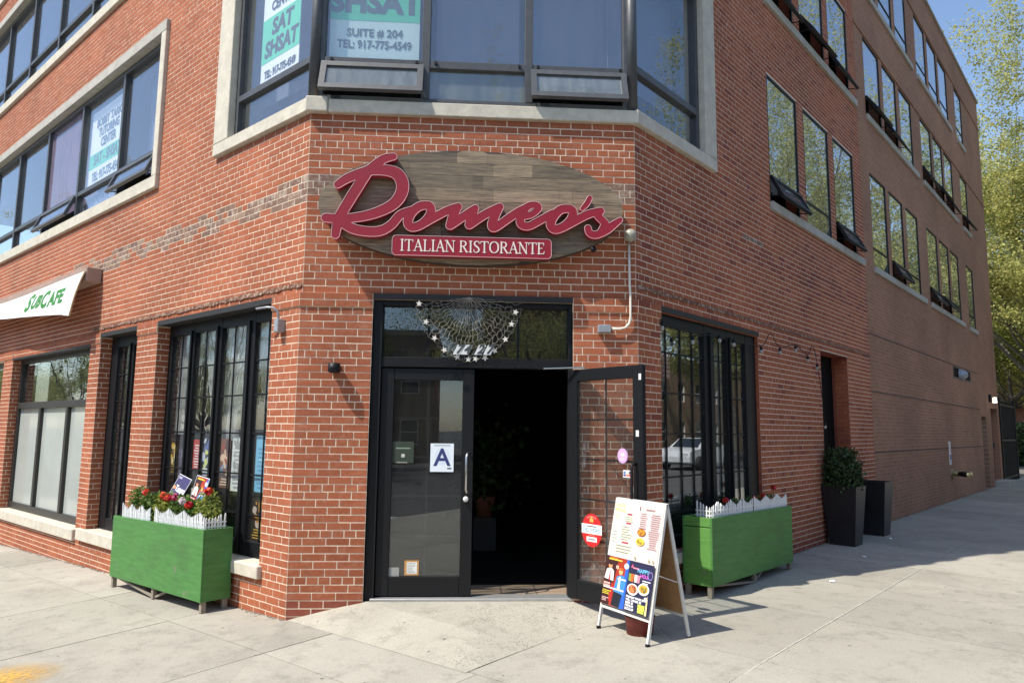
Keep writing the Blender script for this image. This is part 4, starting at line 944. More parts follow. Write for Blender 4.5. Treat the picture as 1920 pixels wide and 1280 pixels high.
# ================================================================= lamps, conduit, wires
M_GALV = mat('galvanised_grey', (.33, .34, .36), .45, .15, 20, metal=.3)
M_PIPE = mat('painted_conduit', (.72, .66, .55), .5, .1, 12)
t = thing('globe_lamp', 'small round lamp on a cream conduit at the chamfer corner beside the sign', 'lamp', tuple(FC @ Vector((1.46, -.08, 3.40))))
MB().lathe([(0, .062), (.025, .058), (.046, .042), (.056, .016), (.058, 0), (.053, -.025), (.038, -.046), (.017, -.056), (0, -.058)], 18, 0, (1.455, -.085, 3.435)).build('globe', mat('dusty_lamp_glass', (.30, .29, .23), .3, .2, 8), t, FC)
MB().lathe([(.03, 0), (.034, .02), (.034, .10)], 12, 0, (1.455, .0, 3.435), 'y').build('base', M_GALV, t, FC)
MB().tube([(1.455, -.03, 3.38), (1.457, -.03, 3.0), (1.457, -.055, 2.86), (1.457, -.055, 2.68), (1.445, -.055, 2.62), (1.41, -.055, 2.58), (1.36, -.055, 2.565), (1.26, -.055, 2.565)], .011, 8).build('conduit', M_PIPE, t, FC)
MB().box(1.155, 1.27, -.085, -.026, 2.53, 2.60).build('junction_box', M_GALV, t, FC, .004)
MB().lathe([(0, 0), (.025, 0), (.025, .03), (0, .03)], 10, 0, (1.1, -.13, 3.28), 'y').build('bracket', M_BLACK, t, FC)
t = thing('wall_sconce', 'small black cylinder sconce on the brick pier beside the door', 'lamp', tuple(FC @ Vector((-1.21, -.03, 2.15))))
MB().lathe([(0, .04), (.052, .04), (.052, -.035), (.045, -.04), (.04, -.02), (0, -.02)], 16, 0, (-1.195, -.10, 2.165)).build('shade', M_BLACK, t, FC)
MB().lathe([(0, .0405), (.05, .0405)], 16, 0, (-1.195, -.10, 2.166)).build('cap', M_GALV, t, FC)
MB().box(-1.235, -1.155, -.08, -.02, 2.13, 2.205).build('bracket', M_BLACK, t, FC, .004)
t = thing('gooseneck_lamp', 'grey conduit arm with a box on the pier beside the left shop window', 'lamp', tuple(FL @ Vector((-.26, -.03, 2.5))))
MB().box(-.285, -.215, -.10, -.022, 2.50, 2.62).build('junction_box', M_GALV, t, FL, .005)
MB().tube([(-.25, -.075, 2.62), (-.25, -.075, 2.66), (-.255, -.09, 2.70), (-.28, -.12, 2.725), (-.33, -.15, 2.728), (-.44, -.19, 2.72)], .011, 8).build('arm', M_GALV, t, FL)
t = thing('entry_lamp', 'small lit wall lamp above the far service doors', 'lamp', tuple(FR @ Vector((20.0, 0, 2.6))))
MB().box(19.93, 20.03, -.07, 0, 2.62, 2.85).build('bracket', M_BLACK, t, FR, .006)
e = mat('lit_lamp_glass', (.9, .9, .8), .4); e.node_tree.nodes['Principled BSDF'].inputs['Emission Color'].default_value = (1, .93, .75, 1); e.node_tree.nodes['Principled BSDF'].inputs['Emission Strength'].default_value = 1.5
MB().lathe([(0, .09), (.05, .08), (.06, -.08), (0, -.09)], 12, 0, (20.0, -.15, 2.68)).build('shade', e, t, FR)
# festoon string: wire with bulbs along the right wall
t = thing('festoon_string', 'black festoon wire with clear bulbs running along the side wall', 'string lights', tuple(FR @ Vector((.4, -.02, 2.7))))
knots = [(.42, -.03, 2.70), (1.0, -.05, 2.62), (1.62, -.05, 2.70), (1.98, -.05, 2.69), (2.75, -.05, 2.68), (3.05, -.05, 2.86), (3.35, -.05, 2.72), (3.9, -.05, 2.80), (4.35, -.05, 2.70), (4.55, -.05, 2.85), (4.72, -.05, 2.62), (4.95, -.05, 1.8), (5.0, -.05, .9)]
wire = [tuple(p) for p in catmull(knots, 6)]
MB().tube(wire, .005, 5).build('wire', M_BLACK, t, FR)
M_BULB = mat('clear_bulb', (.34, .33, .30), .15)
for k in (0, 1, 2, 3, 4, 6, 7, 8, 10, 11):
    u, v, z = knots[k]; z -= .01
    b = MB().lathe([(0, -.085), (.014, -.082), (.021, -.068), (.02, -.05), (.012, -.035)], 10, 0, (u, v, z)).build('bulb', M_BULB, t, FR)
    MB().lathe([(.017, -.04), (.019, -.02), (.014, 0), (0, .004)], 10, 0, (u, v, z)).build('socket', M_BLACK, b, FR)
# ================================================================= net with stars and house number over the door
t = thing('fishing_net', 'pale fishing net fan with white starfish hanging over the door transom', 'net', (0, -.03, 2.25))
M_NET = mat('net_cord', (.40, .37, .31), .9)
nm = MB(); c0 = (-.02, 2.83); nr, na = 9, 27
def netp(i, j):
    a = math.radians(-172 + 164 * j / (na - 1)); rr = .06 + .40 * (i / nr) ** 1.0
    sx = 1.03; sz = 1.25 if i > 2 else 1.15
    w = .008 * math.sin(i * 2.3 + j * 1.7)
    return (c0[0] + math.cos(a) * rr * sx + w, -.045 - .01 * math.sin(j + i), min(c0[1] - .005, c0[1] + math.sin(a) * rr * sz * (1 - .12 * abs(math.cos(a))) + w * .6))
for j in range(na):
    nm.tube([(c0[0] + random.uniform(-.01, .01), -.04, c0[1])] + [netp(i, j + (.5 if i % 2 else 0)) for i in range(nr + 1)], .0014, 4, caps=False)
for i in range(1, nr + 1):
    nm.tube([netp(i if k % 2 == 0 else i + .3, k * .5) for k in range(2 * na - 2)], .0013, 4, caps=False)
nm.build('mesh_cords', M_NET, t, FC)
def star(c, r, rot):
    pts = [(c[0] + (r if k % 2 == 0 else r * .42) * math.cos(rot + math.pi * k / 5), c[1] + (r if k % 2 == 0 else r * .42) * math.sin(rot + math.pi * k / 5)) for k in range(10)]
    return MB().poly(pts, -.07, -.058)
stars = [(-.47, 2.76), (-.405, 2.595), (-.325, 2.45), (-.235, 2.345), (-.12, 2.285), (-.02, 2.265), (.045, 2.27), (.13, 2.28), (.215, 2.345), (.31, 2.45), (.365, 2.59), (.40, 2.70)]
for i, p in enumerate(stars): star(p, .03, .3 + i).build('starfish', mat('white_starfish', (.72, .69, .62), .9), t, FC)
ng = thing('house_number', 'four slanted white number tiles reading 74 27 on the net', 'number', (0, -.07, 2.36))
for u, d in ((-.105, '7'), (-.035, '4'), (.085, '2'), (.165, '7')):
    sh = .018
    o = MB().poly([(u - .036 - sh, 2.305), (u + .030 - sh, 2.305), (u + .036 + sh, 2.392), (u - .030 + sh, 2.392)], -.082, -.076).build('number_tile', mat('number_tile_white', (.66, .68, .67), .5), ng, FC)
    lettering(FC, u, 2.35, -.0835, d, .11, M_INK, o, bold=.004, shear=.35)
# ================================================================= canopy with banner on the left wall
t = thing('shop_canopy', 'brown boxed canopy frame of the neighbouring shop on the left wall', 'canopy', tuple(FL @ Vector((-8, -.2, 3.5))))
MB().box(-12, -4.84, -.20, -.005, 3.55, 3.75).build('box', mat('faded_brown_paint', (.36, .25, .2), .7, .15, 5), t, FL, .01)
M_BANN = mat('white_vinyl', (.78, .78, .76), .45, .04, 3)
def banner_at(u, q):
    s_ = -u; drop = .62 - .31 * min(1, max(0, (s_ - 4.86) / 3.4)) ** .8
    return (u - .06 * q * (1 if s_ < 5.2 else 0), -.212 - .11 * q - .012 * math.sin(u * 2.6 + 1) * q - .02 * math.sin(q * 3.0), 3.665 + .02 * math.sin(u) - drop * q)
bn = MB(); n = 60
bn.add([banner_at(-12 + 7.14 * i / n, j / 8) for j in range(9) for i in range(n + 1)], [(j * (n + 1) + i, (j + 1) * (n + 1) + i, (j + 1) * (n + 1) + i + 1, j * (n + 1) + i + 1) for j in range(8) for i in range(n)], 0, True)
b_ = bn.build('shop_banner', M_BANN, None, FL); tag(b_, 'white vinyl banner with green cafe lettering draped from the brown canopy', 'banner')
def on_banner(txt, uc, zc, size, m, **k):
    me = text_mesh(txt, size, **k); me.materials.clear(); me.materials.append(m)
    for v in me.vertices:
        u = uc + v.co.x; d_ = banner_at(u, 0)[2] - banner_at(u, 1)[2]; q = (banner_at(u, 0)[2] - (zc + v.co.y)) / d_; p = banner_at(u, q); v.co = (u, p[1] - .004, zc + v.co.y)
    reg(bpy.data.objects.new('lettering', me), FL, b_)
M_BG = mat('banner_green', (.10, .42, .10), .6)
on_banner('S', -6.86, 3.44, .36, M_BG, bold=.014, shear=.2, sx=1.25); on_banner('UB', -6.52, 3.425, .26, M_BG, bold=.012, shear=.2, sx=1.15); on_banner('C', -6.17, 3.42, .34, M_BG, bold=.014, shear=.1, sx=1.1); on_banner('AFE', -5.68, 3.40, .28, M_BG, bold=.012, sx=1.3)
MB().tube([tuple(Vector(banner_at(-4.862, j / 8)) + Vector((.004, 0, 0))) for j in range(9)], .012, 6).build('hem', mat('tan_hem', (.45, .36, .22), .8, .2, 20), b_, FL)
# ================================================================= planters
def wood_green(name, col, sc=(1, 1, 6)):
    m = mat(name, col, .6, .20, 5, .25, 40, stretch=sc); N = m.node_tree.nodes; L = m.node_tree.links; b = N['Principled BSDF']; src = b.inputs['Base Color'].links[0].from_socket
    tc = N.new('ShaderNodeTexCoord')
    for scale, lo, hi, colr, amt in ((9, .66, .69, (.20, .19, .14, 1), .8), (2.2, .52, .75, (.045, .10, .03, 1), .45), (26, .69, .72, (.03, .04, .02, 1), .8)):   # chips, worn patches, knocks
        n = N.new('ShaderNodeTexNoise'); n.inputs['Scale'].default_value = scale; n.inputs['Detail'].default_value = 6; n.inputs['Roughness'].default_value = .6; L.new(tc.outputs['Object'], n.inputs['Vector'])
        r = N.new('ShaderNodeMapRange'); r.inputs[1].default_value = lo; r.inputs[2].default_value = hi; r.inputs[4].default_value = amt; L.new(n.outputs[0], r.inputs[0])
        mx = N.new('ShaderNodeMix'); mx.data_type = 'RGBA'; L.new(r.outputs[0], mx.inputs[0]); L.new(src, mx.inputs[6]); mx.inputs[7].default_value = colr; src = mx.outputs[2]
    L.new(src, b.inputs['Base Color']); return m
M_GREEN = wood_green('green_painted_plywood', (.062, .20, .045)); M_GREEN2 = wood_green('green_painted_boards', (.10, .27, .05), (1, 1, 14))
M_LEG = mat('weathered_timber', (.27, .23, .18), .9, .25, 12, .3, 60, stretch=(6, 6, 1))
M_SOIL = mat('potting_soil', (.035, .026, .018), .95, .4, 30, .8, 60)
M_PICKET = mat('white_plastic_picket', (.78, .79, .80), .45, .05, 10)
def planter(F, label, u0, u1, o0, o1, z0, z1, tilt, boards):
    """box between u0..u1 along the wall, o0..o1 in front of it"""
    um = (u0 + u1) / 2
    M = F @ Matrix.Translation((um, -(o0 + o1) / 2, (z0 + z1) / 2)) @ Matrix.Rotation(tilt, 4, 'Y')
    a = (u1 - u0) / 2; d = (o1 - o0) / 2; h = (z1 - z0) / 2; base = M @ Vector((0, 0, -h - .12))
    t = thing('planter', label, 'planter', tuple(base)); T = .018
    MB().box(-a, a, -d, -d + T, -h, h).build('front_panel', M_GREEN, t, M, .002); MB().box(-a, a, d - T, d, -h, h).build('back_panel', M_GREEN, t, M, .002)
    for sx in (-1, 1):
        x0, x1 = sorted((sx * a - sx * .001, sx * (a - T)))
        if sx == boards:                               # this end is made of two boards
            zc = h - .09
            for p, q in ((-h, zc - .004), (zc + .004, h)): MB().box(x0, x1, -d + T + .0005, d - T - .0005, p, q).build('end_board', M_GREEN2, t, M, .002)
        else: MB().box(x0, x1, -d + T + .0005, d - T - .0005, -h, h).build('end_panel', M_GREEN, t, M, .002)
    MB().box(-a + T, a - T, -d + T, d - T, h - .10, h - .07).build('soil', M_SOIL, t, M)
    MB().box(-a + T, a - T, -d + T, d - T, -h, -h + .02).build('bottom_panel', M_LEG, t, M)
    rim = MB()
    for x in (-a + .03, 0, a - .03):
        for y in (-d + .04, d - .04):
            p = M @ Vector((x, y, -h)); g_ = gz(p.x, p.y); q = M.inverted() @ Vector((p.x, p.y, g_))
            MB().box(x - .022, x + .022, y - .022, y + .022, q.z, -h).build('leg', M_LEG, t, M, .003)
    br = MB(); br.bar((-a + .1, -d + .05, -h - .005), (-.02, -d + .04, -h - .085), .03, .02); br.bar((.25, -d + .06, -h - .005), (.03, -d + .05, -h - .085), .03, .02); br.build('brace', M_LEG, t, M)
    sc = MB()
    for _ in range(9): sc.lathe([(0, .0008), (.006, .0008), (.006, 0)], 8, 0, (random.uniform(-a, a) * .9, -d - .0002, random.choice((-1, 1)) * h * .9), 'y')
    sc.build('screw_head', M_LEG, t, M)
    return M, a, d, h, t
def picket_fence(M, pts, zt, n, seed, label, wave=3):
    """little white fence bent round the planter edge: pts = list of (x, y) in planter space"""
    base = M @ Vector((pts[0][0], pts[0][1], zt - .06)); f = thing('picket_edging', label, 'edging', tuple(base))
    L = [0]
    for a, b in zip(pts[:-1], pts[1:]): L.append(L[-1] + math.dist(a, b))
    rr = random.Random(seed)
    def at(s):
        for i in range(len(L) - 1):
            if s <= L[i + 1] or i == len(L) - 2:
                t = (s - L[i]) / (L[i + 1] - L[i]); a, b = pts[i], pts[i + 1]; return (a[0] + (b[0] - a[0]) * t, a[1] + (b[1] - a[1]) * t), math.atan2(b[1] - a[1], b[0] - a[0])
    for k in range(n):
        s = L[-1] * (k + .5) / n; (x, y), an = at(s); ph = (k / n * wave) % 1
        hh = .085 + .055 * abs(2 * ph - 1) ** 1.3; R_m = M @ Matrix.Translation((x, y, zt - .07)) @ Matrix.Rotation(an, 4, 'Z') @ Matrix.Rotation(rr.uniform(-.05, .05), 4, 'Y')
        w = .0068; MB().poly([(-w, 0), (w, 0), (w, hh + .06), (0, hh + .078), (-w, hh + .06)], -.004, .004).build('picket', M_PICKET, f, R_m)
    rl = MB()
    for z in (.085, .125):
        q = [at(L[-1] * i / 40)[0] for i in range(41)]
        for a, b in zip(q[:-1], q[1:]): rl.bar((a[0], a[1] + .006, zt - .07 + z), (b[0], b[1] + .006, zt - .07 + z), .006, .012)
    rl.build('rail', M_PICKET, f, M)
    return f
# foliage helpers
def leaf_mat(name, col, var=.35, trans=.35):
    m = bpy.data.materials.new(name); m.use_nodes = True; N = m.node_tree.nodes; L = m.node_tree.links; b = N['Principled BSDF']; b.inputs['Roughness'].default_value = .55; b.inputs['Specular IOR Level'].default_value = .3
    ge = N.new('ShaderNodeNewGeometry'); r = N.new('ShaderNodeMapRange'); r.inputs[3].default_value = 1 - var; r.inputs[4].default_value = 1 + var; L.new(ge.outputs['Random Per Island'], r.inputs[0])
    sc = N.new('ShaderNodeVectorMath'); sc.operation = 'SCALE'; sc.inputs[0].default_value = col; L.new(r.outputs[0], sc.inputs['Scale'])
    h = N.new('ShaderNodeHueSaturation'); L.new(sc.outputs[0], h.inputs['Color']); r3 = N.new('ShaderNodeMapRange'); r3.inputs[3].default_value = .47; r3.inputs[4].default_value = .525
    ml = N.new('ShaderNodeMath'); ml.operation = 'MULTIPLY'; ml.inputs[1].default_value = 7.31; L.new(ge.outputs['Random Per Island'], ml.inputs[0]); fr = N.new('ShaderNodeMath'); fr.operation = 'FRACT'; L.new(ml.outputs[0], fr.inputs[0]); L.new(fr.outputs[0], r3.inputs[0]); L.new(r3.outputs[0], h.inputs['Hue'])
    L.new(h.outputs[0], b.inputs['Base Color']); t = N.new('ShaderNodeBsdfTranslucent'); L.new(h.outputs[0], t.inputs[0]); mx = N.new('ShaderNodeMixShader'); mx.inputs[0].default_value = trans
    L.new(b.outputs[0], mx.inputs[1]); L.new(t.outputs[0], mx.inputs[2]); L.new(mx.outputs[0], N['Material Output'].inputs[0]); MATS[name] = m; return m
def leaves(mb, pts, size, rr, m=0, droop=0.0, shape=0):
    """one bent leaf (4 triangles) per point"""
    for p in pts:
        p = Vector(p); s = size * rr.uniform(.6, 1.25); d = Vector((rr.gauss(0, 1), rr.gauss(0, 1), rr.gauss(0, .7) - droop)).normalized(); u = Vector((rr.gauss(0, 1), rr.gauss(0, 1), rr.gauss(0, 1) + .8)); x = d.cross(u).normalized(); nrm = x.cross(d)
        w = s * (.42 if shape == 0 else .22); mid = p + d * s * .5 - nrm * s * .06
        mb.add([p, mid + x * w, p + d * s, mid - x * w], [(0, 1, 2), (0, 2, 3)], m)
M_LEAFP = leaf_mat('planter_leaf', (.10, .17, .035)); M_LEAFY = leaf_mat('planter_yellow_leaf', (.22, .26, .05)); M_PETR = leaf_mat('red_petal', (.55, .018, .012), .25, .2); M_PETP = leaf_mat('pink_petal', (.5, .04, .12), .25, .2); M_PETW = leaf_mat('white_petal', (.7, .58, .62), .15, .2); M_STEM = mat('green_stem', (.08, .13, .03), .7)
def bush(name, M, c, rad, n, size, seed, label, m, cat='plant', group=None, stems=6):
    rr = random.Random(seed); base = M @ Vector((c[0], c[1], c[2])); t = thing(name, label, cat, tuple(base), group)
    pts = []
    while len(pts) < n:
        p = Vector((rr.uniform(-1, 1), rr.uniform(-1, 1), rr.uniform(0, 1)))
        if p.x ** 2 + p.y ** 2 + (p.z - .35) ** 2 * 1.6 < 1 and rr.random() < .35 + p.length: pts.append((c[0] + p.x * rad[0], c[1] + p.y * rad[1], c[2] + p.z * rad[2]))
    mb = MB(); leaves(mb, pts, size, rr); mb.build('foliage', m, t, M)
    st = MB()
    for _ in range(stems):
        q = rr.choice(pts); st.tube([(c[0] + rr.uniform(-.02, .02), c[1] + rr.uniform(-.02, .02), c[2]), tuple(((q[0] + c[0]) / 2, (q[1] + c[1]) / 2, (q[2] + c[2]) / 2 + .02)), q], [.004, .003, .002], 5)
    st.build('stem', M_STEM, t, M); return t
def bloom(M, c, r, seed, label, m, group, root):
    rr = random.Random(seed); t = thing('geranium_flower', label, 'flower', tuple(M @ Vector(root)), group)
    mb = MB()
    for _ in range(46):
        d = Vector((rr.gauss(0, 1), rr.gauss(0, 1), rr.gauss(.25, .8))).normalized(); p = Vector(c) + d * r * rr.uniform(.5, .95); x = d.cross(Vector((rr.gauss(0, 1), rr.gauss(0, 1), rr.gauss(0, 1)))).normalized(); y = d.cross(x); s = r * .42
        mb.add([p - x * s, p + d * s * .3 - y * s, p + x * s + d * s * .2, p + y * s + d * s * .4], [(0, 1, 2), (0, 2, 3)])
    mb.build('petals', m, t, M); MB().tube([root, ((root[0] + c[0]) / 2 + .01, (root[1] + c[1]) / 2, (root[2] + c[2]) / 2), c], [.004, .003, .003], 5).build('stem', M_STEM, t, M)
# ---- left planter
ML, a, d, h, PL_ = planter(FL, 'green plywood planter with red geraniums beside the long shop window', -2.92, -.86, .06, .345, .055, .69, -.022, 2)
picket_fence(ML, [(-a + .16, -d + .03), (-a + .86, -d + .03)], h, 26, 1, 'scalloped white picket edging at the far end of the flower planter')
picket_fence(ML, [(-a + .95, -d + .03), (a - .05, -d + .03), (a - .035, d - .06)], h, 44, 2, 'white picket edging wrapping round the corner of the flower planter', 4)
gp = 'leafy plants in the left planter'
for i, (x, rx, hz, m, sz, nm) in enumerate([(-.80, .20, .30, M_LEAFP, .045, 'small leaved shrub at the far end of the flower planter'), (-.45, .22, .24, M_LEAFP, .065, 'round leaved geranium next to the small shrub in the flower planter'), (-.12, .22, .26, M_LEAFY, .065, 'yellow green geranium plant in the middle of the flower planter'),
        (.2, .2, .24, M_LEAFP, .06, 'geranium plant below the party poster in the flower planter'), (.48, .2, .22, M_LEAFP, .055, 'geranium plant with mixed blooms in the flower planter'), (.76, .22, .34, M_LEAFY, .04, 'fine leaved yellowish shrub at the picket corner of the flower planter')]):
    bush('planter_plant', ML, (x, .03, h - .02), (rx, .085, hz + .03), 620, sz * .8, 20 + i, nm, m, group=gp)
for i, (x, z, m, lb) in enumerate([(-.50, .21, M_PETR, 'scarlet'), (-.12, .20, M_PETR, 'scarlet'), (.04, .18, M_PETR, 'scarlet'), (.20, .19, M_PETP, 'pink'), (.31, .16, M_PETW, 'white'), (.50, .13, M_PETR, 'scarlet'), (.88, .28, M_PETR, 'scarlet')]):
    bloom(ML, (x, -.03 + .02 * math.sin(i * 2), h + z + .05), .040, 50 + i, ['scarlet geranium bloom nearest the small shrub end of the planter', 'scarlet geranium bloom just left of the tango card edge', 'scarlet geranium bloom between the tango card and a pink bloom', 'deep pink geranium bloom in the left planter', 'white and pink bloom beside the deep pink one', 'scarlet geranium bloom under the dance party card', 'scarlet geranium bloom standing tall over the yellowish corner shrub'][i], m, 'geranium blooms of the left planter', (x, .02, h - .06))
# two poster cards on sticks in the left planter
def card(M, c, w, hh, lean, tilt, label, paint):
    """card with its base at c, leaning back, tilted sideways"""
    Mc = M @ Matrix.Translation(c) @ Matrix.Rotation(tilt, 4, 'Y') @ Matrix.Rotation(-lean, 4, 'X')
    t = thing('event_card', label, 'poster', tuple(M @ Vector((c[0], c[1], h - .07))))
    MB().box(-w / 2, w / 2, 0, .006, 0, hh).build('card', mat('card_white', (.72, .72, .72), .4), t, Mc)
    paint(Mc, w, hh, t); MB().bar((-w * .3, .012, -.25), (-w * .3, .012, hh * .9), .012, .006).build('stick', M_LEG, t, Mc)
    return t
def blob(u, z, ru, rz, n=14, rot=0): return [(u + ru * math.cos(a) * math.cos(rot) - rz * math.sin(a) * math.sin(rot), z + ru * math.cos(a) * math.sin(rot) + rz * math.sin(a) * math.cos(rot)) for a in [2 * math.pi * k / n for k in range(n)]]
class Print:
    """flat inks stacked in thin layers on a board: front is -y"""
    def __init__(s, M, par): s.M = M; s.par = par; s.y = -.0006; s.mb = MB(); s.mats = []
    def mi(s, c):
        m = flat(c)
        if m not in s.mats: s.mats.append(m)
        return s.mats.index(m)
    def rect(s, u0, u1, z0, z1, c): s.y -= .00012; s.mb.add([(u0, s.y, z0), (u1, s.y, z0), (u1, s.y, z1), (u0, s.y, z1)], [(0, 1, 2, 3)], s.mi(c))
    def shape(s, pts, c):
        s.y -= .00012
        ar = sum(pts[i][0] * pts[(i + 1) % len(pts)][1] - pts[(i + 1) % len(pts)][0] * pts[i][1] for i in range(len(pts)))
        s.mb.add([(p[0], s.y, p[1]) for p in (pts if ar > 0 else pts[::-1])], [tuple(range(len(pts)))], s.mi(c))
    def lines(s, u0, u1, z0, z1, n, c, rr, th=.35, mid=False):
        st = (z1 - z0) / n
        for k in range(n):
            z = z1 - st * (k + .5); w = (u1 - u0) * rr.uniform(.55, 1); a = (u0 + u1) / 2 - w / 2 if mid else u0
            s.rect(a, a + w, z - st * th / 2, z + st * th / 2, c)
    def text(s, u, z, t, size, c, **k): s.y -= .0002; lettering(s.M, u, z, s.y, t, size, flat(c), s.par, depth=.0001, **k)
    def done(s): s.mb.build('print', s.mats, s.par, s.M)
def dance_art(P, u0, u1, z0, z1, rr):
    """party poster: orange and blue grounds, two dancers as loose shapes"""
    w, hh = u1 - u0, z1 - z0; U = lambda x: u0 + w * x; Z = lambda x: z0 + hh * x
    P.rect(u0, u1, z0, z1, (58, 22, 20)); P.shape([(U(.35), Z(0)), (U(1), Z(0)), (U(1), Z(1)), (U(.55), Z(1))], (160, 48, 26)); P.shape([(U(.78), Z(0)), (U(1), Z(0)), (U(1), Z(1)), (U(.9), Z(1))], (40, 92, 190)); P.shape(blob(U(.9), Z(.86), w * .10, hh * .06), (190, 215, 250))
    P.shape([(U(.02), Z(.52)), (U(.42), Z(.50)), (U(.40), Z(.70)), (U(.27), Z(.76)), (U(.08), Z(.72))], (232, 214, 205)); P.shape(blob(U(.22), Z(.80), w * .085, hh * .06), (205, 140, 100)); P.shape(blob(U(.22), Z(.845), w * .09, hh * .03), (45, 25, 20)); P.shape([(U(.2), Z(.5)), (U(.28), Z(.5)), (U(.25), Z(.73))], (165, 60, 70))
    P.shape([(U(.48), Z(.30)), (U(.92), Z(.26)), (U(.96), Z(.58)), (U(.80), Z(.66)), (U(.56), Z(.62))], (62, 132, 196)); P.shape([(U(.62), Z(.34)), (U(.74), Z(.33)), (U(.72), Z(.62)), (U(.65), Z(.62))], (215, 230, 240)); P.shape(blob(U(.70), Z(.72), w * .085, hh * .065), (226, 168, 108)); P.shape(blob(U(.69), Z(.775), w * .10, hh * .03), (190, 90, 30))
    P.rect(U(.60), U(.95), Z(.56), Z(.585), (235, 225, 215)); P.shape([(U(.46), Z(.02)), (U(.80), Z(.0)), (U(.86), Z(.28)), (U(.5), Z(.30))], (24, 28, 38)); P.shape([(U(.30), Z(.10)), (U(.46), Z(.04)), (U(.48), Z(.4)), (U(.38), Z(.5))], (170, 40, 34))
    P.rect(U(.12), U(.70), Z(.925), Z(.955), (222, 190, 60)); P.lines(U(.15), U(.6), Z(.958), Z(.99), 1, (205, 110, 50), rr, .8)
    P.lines(U(.03), U(.42), Z(.36), Z(.46), 2, (226, 170, 160), rr, .7); P.rect(U(.04), U(.92), Z(.335), Z(.365), (230, 205, 200)); P.lines(U(.03), U(.4), Z(.2), Z(.3), 3, (222, 200, 60), rr, .45); P.lines(U(.05), U(.35), Z(.06), Z(.15), 3, (225, 190, 185), rr, .4)
def tango_paint(M, w, hh, par):
    P = Print(M, par); rr = random.Random(3); P.rect(-w / 2 + .006, w / 2 - .006, .006, hh - .006, (52, 46, 92)); P.shape(blob(.02, hh * .36, w * .4, hh * .14), (74, 66, 130)); P.shape(blob(-.05, hh * .25, w * .12, hh * .2), (200, 190, 200)); P.shape(blob(-.02, hh * .3, w * .1, hh * .15), (40, 34, 60)); P.shape(blob(.07, hh * .2, w * .14, hh * .1), (120, 92, 120)); P.shape(blob(-.10, hh * .62, w * .1, hh * .05), (215, 140, 80))
    P.text(.03, hh * .62, 'Tango', .085, (240, 240, 240), bold=.002); P.lines(-.03, .1, hh * .53, hh * .57, 1, (235, 235, 235), rr, .6); P.lines(-w * .42, -w * .1, hh * .88, hh * .95, 2, (220, 220, 230), rr, .35); P.done()
def dance_paint(M, w, hh, par):
    P = Print(M, par); dance_art(P, -w / 2 + .006, w / 2 - .006, .006, hh - .006, random.Random(5)); P.done()
card(ML, (-.13, .03, h + .10), .27, .37, .42, .20, 'purple tango event card leaning among the geraniums', tango_paint)
card(ML, (.42, .02, h + .06), .26, .40, .22, .12, 'colourful dance party card leaning among the geraniums', dance_paint)
# ---- right planter
MRp, a, d, h, PR_ = planter(FR, 'green planter with a boarded end beside the sandwich board', .68, 2.68, .065, .37, .215, .835, .012, -1)
picket_fence(MRp, [(-a + .09, d - .10), (-a + .07, -d + .03), (-a + 1.0, -d + .03)], h, 34, 3, 'white picket edging at the boarded end of the side planter', 4)
picket_fence(MRp, [(-a + 1.03, -d + .03), (a - .06, -d + .03)], h, 32, 4, 'white picket edging at the plain end of the side planter', 3)
for i, (x, z) in enumerate([(-.42, .14), (.30, .12), (.52, .14), (.83, .22)]):
    bloom(MRp, (x, -.02, h + z - .02), .034, 70 + i, ['crimson bloom above the boarded end of the side planter', 'crimson bloom just past the join of the two side fences', 'small crimson bloom midway along the far side fence', 'tallest crimson bloom at the pot end of the side planter'][i], M_PETR, 'crimson blooms in the side planter', (x, 0, h - .06))
for i, x in enumerate((-.1, .3, .6, .85)): bush('planter_plant', MRp, (x, .03, h - .08), (.16, .07, .2), 200, .04, 90 + i, ['low plant at the join of the two side fences', 'low plant behind the near part of the far side fence', 'low plant in the middle of the far side fence', 'low plant at the pot end of the side planter'][i], M_LEAFP, group='plants in the side planter')
# ================================================================= sandwich board
FLp, FRp = Vector((1.034, -.627)), Vector((1.307, -1.144)); ex = (FRp - FLp).normalized(); ey = Vector((-ex.y, ex.x)); cg = (FLp + FRp) / 2
BO = frame((cg.x, cg.y, .102), (ex.x, ex.y), (ey.x, ey.y))
t = thing('sandwich_board', 'wooden A-frame menu board with four printed posters beside the open door', 'sign board', (cg.x, cg.y, .102))
M_ALU = mat('worn_white_frame', (.62, .61, .57), .5, .15, 12); M_PLY = mat('raw_chipboard', (.33, .19, .085), .9, .3, 14, .3, 60)
half, sp, top = .2925, .415, 1.0; lean = math.atan2(sp / 2, top)
MF = BO @ Matrix.Rotation(-lean, 4, 'X'); MK = BO @ Matrix.Translation((0, sp, 0)) @ Matrix.Rotation(lean, 4, 'X')
LNG = top / math.cos(lean)
for M, nm in ((MF, 'front'), (MK, 'back')):
    for sx in (-1, 1):
        MB().box(sx * (half - .02), sx * half, -.008, .016, .02, LNG).build('frame_leg', M_ALU, t, M, .002)
        MB().box(sx * (half - .022), sx * (half + .002), -.010, .018, 0, .02).build('rubber_foot', M_BLACK, t, M)
    MB().box(-half + .02, half - .02, -.006, .014, LNG - .02, LNG).build('frame_rail', M_ALU, t, M); MB().box(-half + .02, half - .02, -.006, .014, .165, .185).build('frame_rail', M_ALU, t, M)
    MB().box(-half + .02, half - .02, .002, .010, .185, LNG - .02).build('panel', M_PLY, t, M)
ch = MB(); ch.bar(MF @ Vector((half, .02, .5)), MK @ Vector((half, -.02, .5)) - Vector((0, 0, .06)), .006, .006); ch.build('spreader', M_ALU, t)
bk = MB().box(-half + .025, half - .025, .0005, .0018, .19, LNG - .01).build('poster_backing', mat('paper_white', (.74, .73, .70), .6), t, MF)
